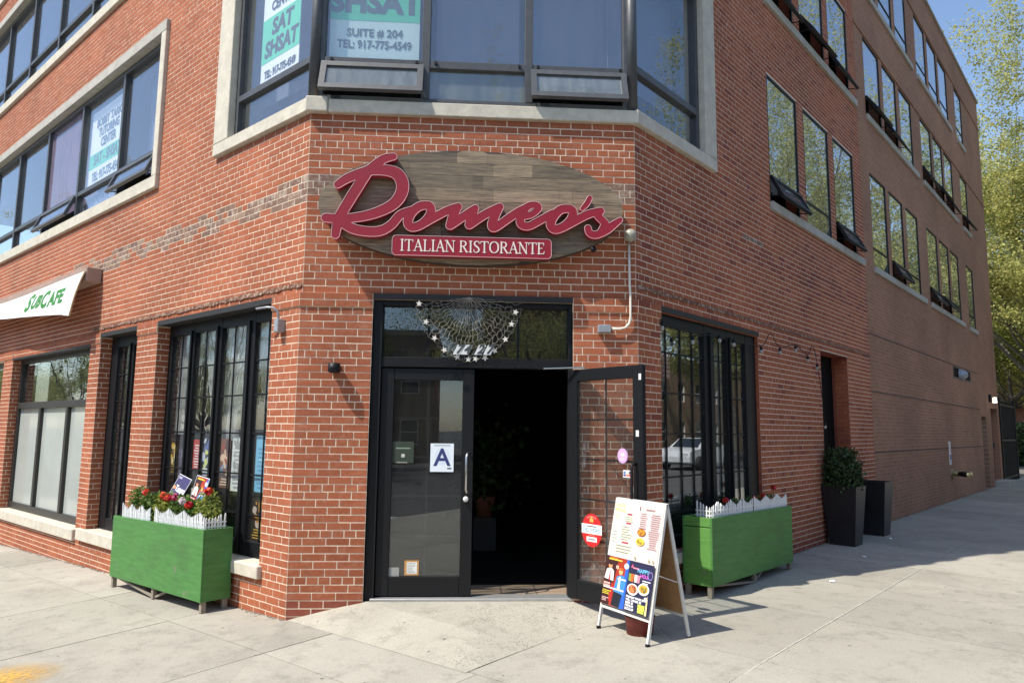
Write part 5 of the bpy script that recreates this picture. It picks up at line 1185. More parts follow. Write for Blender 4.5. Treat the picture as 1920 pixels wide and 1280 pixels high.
MP = MF; P = Print(MP, t); rr = random.Random(11); x0, x1, xm = -half + .012, half - .012, 0.0; zb, zm, zt = .195, .565, LNG - .004
P.y = -.011
P.rect(x0, x1, zb, zt, (216, 213, 202))
P.rect(x0 + .004, xm - .002, zm + .004, zt - .01, (222, 220, 196)); P.rect(xm + .002, x1 - .004, zm + .004, zt - .03, (224, 198, 192))
P.text(-.215, zt - .055, 'LUNCH', .038, (196, 188, 80), align='CENTER', bold=.0005); P.text(-.205, zt - .092, 'SPECIAL', .038, (196, 188, 80), bold=.0005)
P.lines(-.26, -.19, zt - .16, zt - .115, 3, (150, 160, 150), rr); P.lines(-.26, -.2, zt - .35, zt - .25, 4, (150, 155, 150), rr)
for z in (zt - .115, zt - .185, zt - .335): P.rect(-.12 - (.02 if z < zt - .3 else 0), -.06, z - .006, z + .008, (176, 60, 84))
P.lines(-.14, -.03, zt - .175, zt - .13, 3, (150, 146, 130), rr); P.lines(-.16, -.02, zt - .32, zt - .205, 6, (150, 144, 128), rr); P.lines(-.2, -.02, zt - .42, zt - .35, 3, (150, 146, 130), rr)
P.rect(.02, .028, zt - .075, zt - .04, (90, 90, 90)); P.lines(.08, .2, zt - .07, zt - .05, 1, (150, 120, 120), rr, .5, True)
P.lines(.02, .13, zt - .21, zt - .085, 8, (150, 116, 122), rr, .3, True); P.lines(.15, .27, zt - .35, zt - .085, 17, (140, 110, 114), rr, .3, True)
for z, c1, c2 in ((zt - .235, (206, 150, 40), (160, 96, 30)), (zt - .305, (150, 120, 50), (214, 184, 60))):
    P.shape(blob(.075, z, .048, .028), c2)
    for _ in range(9): P.shape(blob(.075 + rr.uniform(-.03, .03), z + rr.uniform(-.016, .016), .010, .006, 8, rr.uniform(0, 3)), c1)
for u in (.045, .2, .245):
    for k in range(5): P.shape([(u, zm + .012), (u + .018 * math.cos(.5 + k * .55), zm + .03 + .02 * math.sin(.5 + k * .55)), (u + .004, zm + .014)], (120, 140, 80))
dance_art(P, x0 + .003, xm - .002, zb + .003, zm - .001, rr); P.text(-.13, zm - .075, 'DJ', .03, (240, 225, 200), bold=.001)
P.rect(xm + .001, x1 - .003, zb + .003, zm - .001, (34, 34, 66))
P.shape([(.025, zm - .05), (.055, zm - .05), (.04, zm - .022)], (205, 90, 120)); P.lines(.05, .12, zm - .06, zm - .04, 1, (215, 130, 150), rr, .5)
P.text(.165, zm - .062, 'HAPPY', .042, (120, 200, 245), bold=.0004); P.text(.19, zm - .096, 'HOUR', .036, (235, 110, 225), bold=.0004)
ring = blob(.247, zm - .08, .026, .03, 20); P.shape(ring, (150, 130, 200)); P.shape(blob(.247, zm - .08, .021, .025, 20), (40, 38, 74))
for u, c in ((.03, (120, 150, 60)), (.055, (215, 100, 40)), (.095, (220, 215, 190)), (.125, (200, 130, 150))): P.shape([(u - .014, zm - .15), (u + .014, zm - .15), (u + .018, zm - .095), (u - .018, zm - .095)], c)
P.lines(.17, .265, zm - .15, zm - .118, 2, (225, 225, 235), rr, .45)
for u, z, c1, c2 in ((.075, zm - .205, (172, 90, 56), (206, 150, 80)), (.195, zm - .185, (204, 160, 50), (120, 120, 50))):
    P.shape(blob(u, z, .062, .042, 18), (238, 232, 222)); P.shape(blob(u, z + .002, .048, .031, 16), c1)
    for _ in range(16): P.shape(blob(u + rr.uniform(-.034, .034), z + rr.uniform(-.02, .02), .008, .005, 7, rr.uniform(0, 3)), c2 if rr.random() < .6 else (90, 50, 35))
for k, s_ in enumerate(('PREMIUM WINES $8', 'WELL DRINKS $8', 'BEERS $5', 'PREMIUM', 'SHOTS $8')): P.text(.02, zm - .262 - k * .021, s_, .0225, (240, 240, 245), align='LEFT', bold=.0006)
P.lines(.02, .12, zb + .012, zb + .024, 1, (220, 220, 230), rr, .5)
for u in (.18, .215): P.shape([(u - .016, zb + .015), (u + .016, zb + .015), (u + .02, zb + .075), (u - .02, zb + .075)], (190, 205, 80))
P.shape([(.24, zb + .01), (.262, zb + .01), (.258, zb + .11), (.25, zb + .15), (.244, zb + .11)], (226, 206, 150)); P.shape(blob(.235, zb + .12, .018, .016), (238, 236, 230))
P.done()
t2 = thing('paint_bucket', 'rusty red bucket standing under the sandwich board', 'bucket', (1.33, -.83, .105))
MB().lathe([(0, .002), (.085, .002), (.10, .0), (.115, .13), (.122, .14), (.112, .14), (.1, .02), (0, .02)], 22, 0, (1.33, -.80, .104)).build('pail', mat('rusty_red_enamel', (.20, .035, .025), .6, .4, 14), t2)
MB().tube([(1.33 + .12 * math.cos(a), -.80 + .03 + .02 * math.sin(a), .235 + .07 * math.sin(a)) for a in [math.pi * k / 10 for k in range(11)]], .003, 5).build('handle', M_ALU, t2)
# ================================================================= tall pots by the side door
def pot(u, o, w, hgt, label):
    t = thing('tall_pot', label, 'pot', tuple(FR @ Vector((u, -o, .12)))); M = FR @ Matrix.Translation((u, -o, .121)); a, b = w * .36, w * .5; m = mat('black_pot_glaze', (.014, .014, .016), .35, .3, 6)
    vs = [(-a, -a, 0), (a, -a, 0), (a, a, 0), (-a, a, 0), (-b, -b, hgt), (b, -b, hgt), (b, b, hgt), (-b, b, hgt), (-b + .03, -b + .03, hgt), (b - .03, -b + .03, hgt), (b - .03, b - .03, hgt), (-b + .03, b - .03, hgt), (-b + .04, -b + .04, hgt - .08), (b - .04, -b + .04, hgt - .08), (b - .04, b - .04, hgt - .08), (-b + .04, b - .04, hgt - .08)]
    fs = [(3, 2, 1, 0)] + [(i, (i + 1) % 4, 4 + (i + 1) % 4, 4 + i) for i in range(4)] + [(4 + i, 4 + (i + 1) % 4, 8 + (i + 1) % 4, 8 + i) for i in range(4)] + [(8 + i, 8 + (i + 1) % 4, 12 + (i + 1) % 4, 12 + i) for i in range(4)]
    MB().add(vs, fs).build('body', m, t, M); MB().box(-b + .041, b - .041, -b + .041, b - .041, hgt - .1, hgt - .075).build('soil', M_SOIL, t, M); return M, hgt
Mp, hp = pot(5.03, .235, .46, .80, 'tall black tapered pot holding a clipped evergreen shrub')
pot(6.42, .24, .48, .80, 'tall black tapered pot standing empty beside the shrub pot')
bush('evergreen_shrub', Mp, (0, 0, hp - .08), (.30, .25, .60), 2600, .05, 33, 'dense dark clipped evergreen shrub in the tall pot', leaf_mat('evergreen_leaf', (.045, .075, .028), .5, .15), 'shrub', stems=10)
# ================================================================= stickers and papers on the door leaves
def paper(name, M, u0, u1, z0, z1, y, label, col, cat='notice', paint=None):
    p = MB().box(u0, u1, y, y + .0015, z0, z1).build(name, flat(col), None, M); tag(p, label, cat)
    if paint: P = Print(M, p); P.y = y - .0003; paint(P); P.done()
    return p
FCd = FC @ Matrix.Translation((0, 0, 0)); rr = random.Random(17)
def gradeA(P):
    P.shape(blob(-.236, 1.40, .07, .075, 24), (214, 224, 236)); P.text(-.237, 1.385, 'A', .215, (44, 56, 110), bold=.004); P.lines(-.33, -.145, 1.488, 1.508, 1, (170, 180, 190), rr, .5, True); P.lines(-.19, -.15, 1.285, 1.305, 1, (60, 60, 70), rr, .6)
paper('grade_card', FC, -.342, -.134, 1.265, 1.515, .054, 'white inspection card with a large blue letter A on the door', (226, 234, 240), paint=gradeA)
def tip(P): P.rect(-.60, -.57, 1.39, 1.42, (190, 190, 180)); P.lines(-.65, -.52, 1.46, 1.48, 1, (120, 140, 120), rr, .6, True); P.lines(-.64, -.5, 1.33, 1.36, 1, (130, 130, 120), rr, .4)
paper('door_notice', FC, -.685, -.49, 1.34, 1.53, .054, 'dark green notice on the closed door leaf', (46, 58, 46), paint=tip)
def perm(P): P.rect(-.525, -.435, .385, .485, (226, 226, 220)); P.lines(-.52, -.44, .39, .48, 7, (150, 150, 146), rr)
paper('permit_card', FC, -.545, -.42, .372, .50, .054, 'small permit sheet in an orange border low on the door', (190, 140, 80), paint=perm)
paper('permit_card', FC, -.70, -.59, .36, .44, .054, 'small grey sheet in the bottom corner of the door glass', (150, 150, 148))
# round stickers on the open leaf (its outer face looks to the camera: +y side of MR is inward)
def round_sticker(M, u, z, ru, rz, y, label, col, paint):
    p = MB().poly(blob(u, z, ru, rz, 32), y, y + .0015).build('round_sticker', flat(col), None, M); tag(p, label, 'sticker'); P = Print(M, p); P.y = y - .0003; paint(P); P.done()
MRo = MR
def deliv(P):
    u, z = .30, .80; P.shape([(u - .118, z - .03), (u + .118, z - .03), (u + .118, z + .05), (u - .118, z + .05)], (236, 240, 240)); P.text(u, z - .002, 'DELIVERS!', .048, (70, 130, 160), bold=.0006); P.lines(u - .08, u + .08, z + .024, z + .042, 1, (80, 80, 80), rr, .5, True); P.rect(u - .06, u + .06, z - .095, z - .055, (236, 232, 228)); P.lines(u - .05, u + .05, z - .09, z - .06, 1, (140, 130, 130), rr, .4, True); P.lines(u - .06, u + .06, z - .046, z - .036, 1, (240, 130, 110), rr, .6, True)
    P.shape([(u - .02, z + .068), (u + .02, z + .068), (u + .022, z + .10), (u - .022, z + .10)], (238, 170, 90)); P.shape(blob(u, z + .107, .008, .012), (238, 170, 90))
    for k in range(8): P.shape(blob(u + .05 * math.cos(.3 + k * .36), z + .095 + .02 * math.sin(.3 + k * .36), .004, .004, 8), (255, 200, 190))
round_sticker(MRo, .30, .80, .118, .140, -.004, 'red round delivery sticker with a white band on the open door leaf', (200, 36, 36), deliv)
def pinks(P): P.shape(blob(.655, 1.44, .042, .048, 24), (206, 166, 216)); P.shape(blob(.645, 1.45, .012, .014), (230, 210, 236)); P.shape(blob(.668, 1.45, .012, .014), (230, 210, 236)); P.lines(.63, .68, 1.40, 1.425, 2, (236, 220, 240), rr, .4, True)
round_sticker(MRo, .655, 1.44, .055, .062, -.004, 'lilac oval sticker on the open door leaf', (196, 158, 206), pinks)
def cards_(P):
    for k, c in enumerate(((50, 70, 140), (214, 120, 80), (210, 60, 60), (80, 120, 170), (226, 226, 226), (60, 60, 80))): P.rect(.665 + (k % 3) * .028, .689 + (k % 3) * .028, 1.275 + (k // 3) * .022, 1.293 + (k // 3) * .022, c)
paper('payment_sticker', MRo, .66, .75, 1.265, 1.325, -.004, 'small sticker of coloured payment cards by the door handle', (225, 225, 225), 'sticker', cards_)
# ================================================================= things behind the shop windows
def wpaper(F, u0, u1, z0, z1, v, label, col, paint=None): return paper('window_flyer', F, u0, u1, z0, z1, v, label, col, 'flyer', paint)
rw_ = random.Random(41)
def busy(bg, cols, n, lines=None):
    def f(P, b):
        u0, u1, z0, z1 = b; w, hh = u1 - u0, z1 - z0
        for _ in range(n):
            P.shape(blob(u0 + w * rw_.uniform(.2, .8), z0 + hh * rw_.uniform(.25, .9), w * rw_.uniform(.06, .2), hh * rw_.uniform(.04, .12), 9, rw_.uniform(0, 3)), rw_.choice(cols))
        if lines: P.lines(u0 + w * .1, u1 - w * .1, z0 + hh * .04, z0 + hh * lines[1], lines[0], lines[2], rw_, .45, True)
    return f
def flyer(F, u0, u1, z0, z1, v, label, bg, cols, n, lines=None):
    fn = busy(bg, cols, n, lines); return wpaper(F, u0, u1, z0, z1, v, label, bg, lambda P: fn(P, (u0, u1, z0, z1)))
flyer(FL, -2.80, -2.64, 1.10, 1.52, .17, 'black and yellow flyer in the window casement nearest the brick pier', (24, 20, 14), [(206, 170, 60), (230, 210, 160), (120, 90, 40)], 16, (4, .3, (206, 170, 60)))
flyer(FL, -2.60, -2.42, 1.06, 1.54, .17, 'dark purple concert flyer beside the black and yellow flyer', (34, 26, 44), [(110, 100, 130), (180, 180, 200), (70, 60, 90)], 12, (3, .2, (170, 170, 190)))
flyer(FL, -2.25, -2.09, 1.18, 1.50, .17, 'red and white notice in the second window casement', (186, 48, 40), [(230, 220, 215)], 0, (9, .85, (235, 225, 220)))
flyer(FL, -2.05, -1.84, 1.06, 1.56, .17, 'dark blue band poster in the second window casement', (26, 28, 48), [(200, 205, 220), (90, 110, 170), (214, 216, 120)], 14, (4, .3, (220, 224, 230)))
flyer(FL, -1.64, -1.44, 1.02, 1.52, .17, 'brown photo flyer of dancers in the third window casement', (120, 76, 52), [(226, 190, 160), (160, 60, 40), (80, 40, 30), (70, 130, 170)], 18, (3, .2, (230, 210, 190)))
flyer(FL, -1.40, -1.20, 1.00, 1.54, .17, 'white printed sheet in the third window casement', (222, 224, 220), [(170, 172, 168), (150, 152, 146)], 8, (12, .9, (160, 160, 158)))
flyer(FL, -.94, -.72, 1.02, 1.56, .17, 'light blue printed sheet in the casement beside the pier', (120, 188, 220), [(170, 214, 230)], 3, (10, .8, (90, 150, 190)))
flyer(FL, -.96, -.70, .56, .96, .17, 'dark collage poster below the light blue sheet', (40, 26, 24), [(190, 140, 60), (200, 180, 170), (120, 60, 50), (80, 90, 110)], 26, (4, .3, (200, 160, 70)))
flyer(FL, -2.24, -2.10, .62, .98, .17, 'narrow cream clipping behind the tango card', (196, 194, 180), [(140, 138, 130)], 3, (10, .9, (130, 130, 124)))
flyer(FL, -2.06, -1.86, .60, .98, .17, 'newspaper page in the second window casement', (208, 210, 206), [(120, 122, 120)], 4, (11, .9, (140, 140, 138)))
for i, (u0, u1, side, z0, nm) in enumerate([(-2.86, -2.30, -1, 1.55, 'sheer white curtain in the window casement nearest the pier'), (-2.3, -1.75, 1, 1.5, 'sheer white curtain gathered in the second casement'), (-1.72, -1.12, -1, 1.5, 'sheer white curtain gathered left in the third casement'), (-1.25, -.5, 1, 1.35, 'sheer white curtain gathered in the casement beside the corner pier')]):
    tag(curtain('curtain', FL, u0, u1, z0, 2.70, .24 + .03 * (i % 2), M_SHEER, amp=.03, waves=8, tie=(1.62, side)), nm, 'curtain')
tag(curtain('curtain', FL, -4.5, -3.6, .9, 2.7, .32, M_SHEER, amp=.02, waves=8, tie=(1.6, 1)), 'sheer white curtain in the narrow shop window', 'curtain')
tag(curtain('curtain', FR, .44, 1.15, 1.65, 2.70, .30, M_SHEER, amp=.02, waves=8, tie=(1.55, -1)), 'sheer white curtain in the wide pane of the side window', 'curtain')
tag(curtain('curtain', FR, 1.84, 2.66, .9, 2.70, .32, M_SHEER, amp=.02, waves=10, tie=(1.3, 1)), 'sheer white curtain in the narrow panes of the side window', 'curtain')
flyer(FR, .80, .98, 2.18, 2.44, .2, 'pink striped notice in the side window', (200, 120, 130), [(226, 190, 196)], 0, (5, .9, (236, 214, 216)))
flyer(FR, 2.34, 2.55, 1.30, 1.95, .2, 'white sheet in the narrow side pane', (206, 208, 206), [(170, 172, 170)], 2, (8, .8, (170, 170, 168)))
# icicle lights: thin hanging strands inside the left window
M_ICE = mat('icicle_light_wire', (.72, .70, .66), .6)
t = thing('icicle_lights', 'strands of white icicle lights hanging inside the left shop window', 'string lights', tuple(FL @ Vector((-1.7, .2, 1.6))))
ri = random.Random(9)
for k in range(26):
    u = -2.8 + 2.3 * k / 25; z = 2.66; pts = [(u, .2, z)]; L_ = ri.uniform(.35, 1.15)
    while z > 2.66 - L_: z -= .06; pts.append((u + ri.uniform(-.025, .025), .2 + ri.uniform(-.01, .01), z))
    st = MB().tube(pts, .0022, 4).build('strand', M_ICE, t, FL)
    bl = MB()
    for p in pts[2::3]: bl.lathe([(0, -.014), (.005, -.01), (.005, 0), (0, .003)], 6, 0, p)
    bl.build('bulb', M_ICE, st, FL)
# potted plant, stand and white bucket just inside the door
t = thing('indoor_plant', 'leafy plant in a terracotta pot inside the dark doorway', 'plant', (.25, 2.7, .175))
MB().lathe([(0, 0), (.09, 0), (.13, .22), (.14, .25), (.12, .25), (.11, .2), (0, .2)], 18, 0, (.22, 2.7, .56)).build('pot', mat('terracotta', (.28, .085, .045), .8, .2, 8), t)
rr = random.Random(5); mb = MB(); leaves(mb, [(.22 + rr.gauss(0, .22), 2.7 + rr.gauss(0, .18), 1.25 + rr.gauss(0, .28)) for _ in range(700)], .085, rr); mb.build('foliage', leaf_mat('indoor_leaf', (.035, .065, .018)), t)
MB().tube([(.22, 2.7, .75), (.2, 2.71, 1.0), (.23, 2.69, 1.3)], [.02, .015, .01], 6).build('stem', M_STEM, t)
MB().box(.08, .36, 2.56, 2.84, .17, .56).build('stand', M_DARK, t)
# ================================================================= service wall details
t = thing('standpipe', 'brass capped fire standpipe outlet on the side wall', 'standpipe', tuple(FR @ Vector((13.85, 0, .6))))
MB().lathe([(.14, 0), (.14, .015), (.06, .02), (.055, .16)], 16, 0, (13.85, .0, .74), 'y').build('flange', mat('aged_brass', (.30, .22, .10), .4, .3, 20, metal=.8), t, FR)
for dx in (-.1, .1):
    MB().tube([(13.85, -.14, .74), (13.85 + dx, -.24, .74), (13.85 + dx * 1.7, -.34, .73)], [.05, .06, .055], 10).build('outlet', M_BLACK, t, FR); MB().lathe([(0, .03), (.05, .03), (.062, .01), (.062, -.02)], 14, 0, (13.85 + dx * 1.75, -.35, .73), 'y').build('cap', mat('polished_brass', (.75, .60, .28), .3, metal=.9), t, FR)
p = MB().box(13.66, 13.84, -.012, 0, .95, 1.48).build('wall_sign', flat((226, 226, 224)), None, FR); tag(p, 'narrow white sign with red lettering above the standpipe', 'sign')
P = Print(FR, p); P.y = -.0125; P.lines(13.69, 13.81, 1.22, 1.45, 6, (170, 50, 50), rr, .5, True); P.rect(13.68, 13.82, 1.06, 1.18, (70, 90, 140)); P.lines(13.69, 13.81, .97, 1.05, 3, (120, 60, 60), rr, .5, True); P.done()
t = thing('vent_hood', 'round grey hood fixed on the louvred wall vent', 'vent', tuple(FR @ Vector((15.6, -.02, 3.1))))
MB().lathe([(.14, 0), (.14, .05), (.11, .12), (.05, .17), (0, .18)], 16, 0, (15.6, -.01, 3.16), 'y').build('dome', M_GALV, t, FR); MB().lathe([(.16, 0), (.16, .012), (.14, .012)], 16, 0, (15.6, -.005, 3.16), 'y').build('collar', M_GALV, t, FR)
# iron gate and railings past the end of the building
t = thing('iron_gate', 'tall black iron railing gate at the far end of the side wall', 'gate', tuple(FR @ Vector((22, 0, .12))))
for k in range(26): MB().box(21.9 + k * .13, 21.925 + k * .13, -.01, .015, .12, 2.75).build('bar', M_BLACK, t, FR)
for z in (.25, 1.45, 2.6): MB().box(21.85, 25.25, -.02, -.011, z, z + .05).build('rail', M_BLACK, t, FR)
for u in (21.86, 25.25): MB().box(u, u + .08, -.04, .04, .1, 2.85).build('post', M_BLACK, t, FR)
# ================================================================= trees
def bark(): return mat('tree_bark', (.15, .13, .11), .95, .3, 6, .6, 20, stretch=(3, 3, .6))
def tree_parts(seed, height, crown_r, crown_z0, n, leaf, lean=(0, 0), limbs=9, clump=.9):
    rr = random.Random(seed); tr = MB(); tips = []
    def limb(p, d, L, r, lv):
        pts = [p]; rs = [r]; q = p.copy(); dd = d.copy(); k = 5
        for i in range(k):
            dd = (dd + Vector((rr.gauss(0, .13), rr.gauss(0, .13), rr.gauss(.05, .1)))).normalized(); q = q + dd * L / k; pts.append(q.copy()); rs.append(r * (1 - .75 * (i + 1) / k)); tips.append((q.copy(), lv))
            if lv < 2 and i >= 1:
                e = (dd + Vector((rr.gauss(0, .7), rr.gauss(0, .7), rr.gauss(.1, .45)))).normalized(); limb(q.copy(), e, L * rr.uniform(.45, .68), rs[-1] * .65, lv + 1)
        tr.tube(pts, rs, 6 if lv else 7, caps=False)
    trunk = [Vector((0, 0, -.3))]; top = crown_z0
    for i in range(1, 5): trunk.append(Vector((lean[0] * i / 4 + rr.gauss(0, .06), lean[1] * i / 4 + rr.gauss(0, .06), top * i / 4)))
    R0 = height * .010; tr.tube(trunk, [R0 * 1.35, R0, R0 * .9, R0 * .85, R0 * .8], 10)
    for k in range(limbs):
        a = 2 * math.pi * k / limbs + rr.uniform(-.3, .3); up = rr.uniform(.35, 1.3); d = Vector((math.cos(a), math.sin(a), up)).normalized(); limb(trunk[-1] + Vector((0, 0, rr.uniform(-.8, .3))), d, (crown_r if up < .8 else height - crown_z0) * rr.uniform(.75, .98), R0 * .5, 0)
    limb(trunk[-1], Vector((0, 0, 1)), (height - crown_z0) * .9, R0 * .6, 0)
    lf = MB(); far = [t for t in tips if t[1] >= 1]
    per = max(1, n // len(far))
    for q, lv in far:
        s = clump * rr.uniform(.5, 1.2); m = int(per * rr.uniform(.3, 1.7))
        leaves(lf, [q + Vector((rr.gauss(0, s * .5), rr.gauss(0, s * .5), rr.gauss(0, s * .38))) for _ in range(m)], leaf, rr, droop=.3)
    return tr, lf
M_SPRING = leaf_mat('spring_leaf', (.46, .46, .15), .3, .5); M_OAK = leaf_mat('shade_leaf', (.24, .27, .06), .35, .45)
def plant_tree(me, loc, rot, sc, label, m, group=None):
    M = Matrix.Translation(loc) @ Matrix.Rotation(rot, 4, 'Z') @ Matrix.Scale(sc, 4); t = thing('street_tree', label, 'tree', loc, group)
    reg(bpy.data.objects.new('trunk', me[0]), M, t); reg(bpy.data.objects.new('crown', me[1]), M, t); return t
def tree_mesh(m, *a, **k):
    tr, lf = tree_parts(*a, **k); return tr.mesh('trunk', bark()), lf.mesh('crown', m)
T0 = tree_mesh(M_SPRING, 3, 15.2, 5.6, 4.2, 210000, .115, limbs=16, clump=.8)
T1 = tree_mesh(M_SPRING, 4, 17, 6.5, 4.0, 80000, .115, limbs=12, clump=.7)
T2 = tree_mesh(M_OAK, 8, 13, 5.0, 3.6, 50000, .12, limbs=10, clump=.8)
def bear(deg, dist, z=0.0): return (CAM.x + dist * math.cos(math.radians(deg)), CAM.y + dist * math.sin(math.radians(deg)), z)
plant_tree(T0, bear(49.2, 40), .4, .93, 'tall tree with fresh yellow green leaves beyond the end of the building', M_SPRING)
plant_tree(T1, bear(51.0, 66), 1.0, .8, 'tall pale tree rising behind the forked tree', M_SPRING)
plant_tree(T2, bear(51.3, 50), 2.0, 1.0, 'darker leafy tree with forked limbs in front of the apartment house', M_OAK)
plant_tree(T2, bear(49.6, 56), 4.0, 1.15, 'shaded tree behind the forked tree near the apartment house', M_OAK)
gA = 'trees lining the far side of the side street'
for i, s in enumerate((31, 38, 46, 55, 65, 76, 89)):
    x, y = pR(s, 10.5 + 2.5 * (i % 2)); plant_tree((T1, T1, T2)[i % 3], (x, y, -.05), i * 1.7, (1.1, 1.2, 1.35)[i % 3], 'street tree across the side street, ' + ('just past the parked white car', 'second past the parked white car', 'third past the parked white car', 'fourth past the parked white car', 'fifth past the parked white car', 'sixth past the parked white car', 'last of the row past the parked white car')[i], M_SPRING, gA)
gB = 'trees across the main street'
for i, s in enumerate((-3, 28, 36, 45, 56)):
    x, y = pL(s, 21 if i == 0 else 12.5); plant_tree((T2, T1)[i % 2], (x, y, -.6), i * 2.1 + 1, .6, 'street tree across the main street ' + ('near the crossing', 'first of a row past the cafe', 'second of a row past the cafe', 'third of a row past the cafe', 'last of a row past the cafe')[i], M_OAK, gB)
for i, (x, y) in enumerate(((-9, -27), (3, -30), (14, -24))): plant_tree((T2, T1)[i % 2], (x, y, -.2), i * 1.3, .8, 'tree across the crossing ' + ('before the tan house', 'between the tan and red houses', 'before the red house')[i], M_OAK, 'trees across the crossing')
# ================================================================= apartment house and hedge far beyond
ap = bear(51.2, 64); da = math.radians(51.2); xa = Vector((math.sin(da), -math.cos(da), 0)); ya = Vector((math.cos(da), math.sin(da), 0))
FA = Matrix(((xa.x, ya.x, 0, ap[0]), (xa.y, ya.y, 0, ap[1]), (0, 0, 1, 0), (0, 0, 0, 1)))
APT = thing('apartment_house', 'brick apartment house with white windows and a fire escape far behind the trees', 'building', ap)
M_APT = mat('tan_red_brick', (.30, .15, .10), .9, .2, 3)
hol = [(a, a + 1.15, z, z + 1.7) for a in (.35, 3.0, 5.4, -3.2, -5.6) for z in (1.0, 3.9, 6.8, 9.7)]
mb = MB(); sheet(mb, -9, 12, -.5, 13, hol, 0); [reveal(mb, h_, 0, .25) for h_ in hol]; mb.build('wall', M_APT, APT, FA)
MB().box(-9, 12, .3, 10, -.5, 13.0).build('core', M_DARK, APT, FA); MB().box(-9.2, 12.2, -.2, 10.2, 13.01, 13.4).build('cornice', M_STONEG, APT, FA)
for a, b, c, d_ in hol:
    mb = MB(); bars(mb, a, b, c, d_, .05, .09, .08, [], [(c + d_) / 2]); w_ = mb.build('window', M_WHITE, APT, FA); pane(FA, w_, a, b, c, d_, .12, G_UP)
    MB().box(a - .1, b + .1, -.08, .1, c - .14, c - .002).build('sill', M_STONE, APT, FA)
t = thing('fire_escape', 'dark iron fire escape zigzagging down the apartment house', 'fire escape', tuple(FA @ Vector((-.6, -1, 0))))
for lv, z in enumerate((3.6, 6.5, 9.4)):
    MB().box(-1.6, .3, -1.2, -.05, z, z + .06).build('landing', M_BLACK, t, FA)
    for k in range(9): MB().box(-1.6 + k * .235, -1.57 + k * .235, -1.2, -1.17, z + .06, z + .95).build('baluster', M_BLACK, t, FA)
    MB().box(-1.6, .3, -1.22, -1.16, z + .95, z + 1.0).build('rail', M_BLACK, t, FA)
    if lv: 
        for y_ in (-1.0, -.5): MB().bar((-1.4, y_, z), (.1, y_, z - 2.85), .04, .12).build('stringer', M_BLACK, t, FA)
        for k in range(9): MB().box(-1.35 + k * .165, -1.2 + k * .165, -1.0, -.5, z - .2 - k * .31, z - .18 - k * .31).build('tread', M_BLACK, t, FA)
for i, (bd_, ds) in enumerate(((51.2, 47), (50.2, 45))):
    p = bear(bd_, ds); bush('clipped_hedge', Matrix.Translation(p), (0, 0, 0), (1.8, 1.2, 2.3), 2600, .22, 200 + i, ['dark hedge bush below the fire escape', 'dark hedge bush next to the one below the fire escape'][i], MATS['evergreen_leaf'], 'bush', stems=4)
# ================================================================= low houses across the streets (seen mirrored in the glass)
def row_house(loc, yaw, w, hgt, label, m):
    M = Matrix.Translation(loc) @ Matrix.Rotation(yaw, 4, 'Z'); t = thing('row_house', label, 'building', loc)
    n = max(2, int(w / 2.6)); hh = [(-w / 2 + (i + .5) * w / n - .55, -w / 2 + (i + .5) * w / n + .55, z, z + 1.5) for i in range(n) for z in np.arange(1.0, hgt - 1.8, 3.0)]
    mb = MB(); sheet(mb, -w / 2, w / 2, -1, hgt, hh, 0); [reveal(mb, q, 0, .2) for q in hh]; mb.build('wall', m, t, M, weld=True); MB().box(-w / 2, w / 2, .25, 9, -1, hgt - .01).build('core', m, t, M); MB().box(-w / 2 - .15, w / 2 + .15, -.15, 9.1, hgt, hgt + .3).build('cornice', M_STONEG, t, M)
    for q in hh: o_ = MB(); bars(o_, *q, .06, .07, .06, [], [(q[2] + q[3]) / 2]); f_ = o_.build('window', M_WHITE, t, M); MB().box(q[0], q[1], .12, .13, q[2], q[3]).build('pane', mat('dark_pane', (.03, .035, .04), .1), f_, M)
M_TAN = mat('tan_brick', (.28, .2, .14), .9, .15, 4)
row_house((-12, -36, -.3), math.radians(180), 20, 7.5, 'tan brick house across the crossing, seen mirrored in the door glass', M_TAN); row_house((12, -36, -.1), math.radians(180), 22, 9, 'red brick house across the crossing, seen mirrored in the door glass', M_APT)
for i, s_ in enumerate((8, 30)): x, y = pL(s_, 27); row_house((x, y, -.6), math.radians(135.7), 20, 8 + i, ['tan house across the main street opposite the shop windows', 'red house farther along the main street'][i], (M_TAN, M_APT)[i])
for i, s_ in enumerate((6, 28, 50)): x, y = pR(s_, 23); row_house((x, y, -.1), math.radians(225), 20, 7 + i % 2, ['tan house across the side street opposite the side window', 'red house across the side street behind the trees', 'tan house farther along the side street'][i], (M_TAN, M_APT)[i % 2])
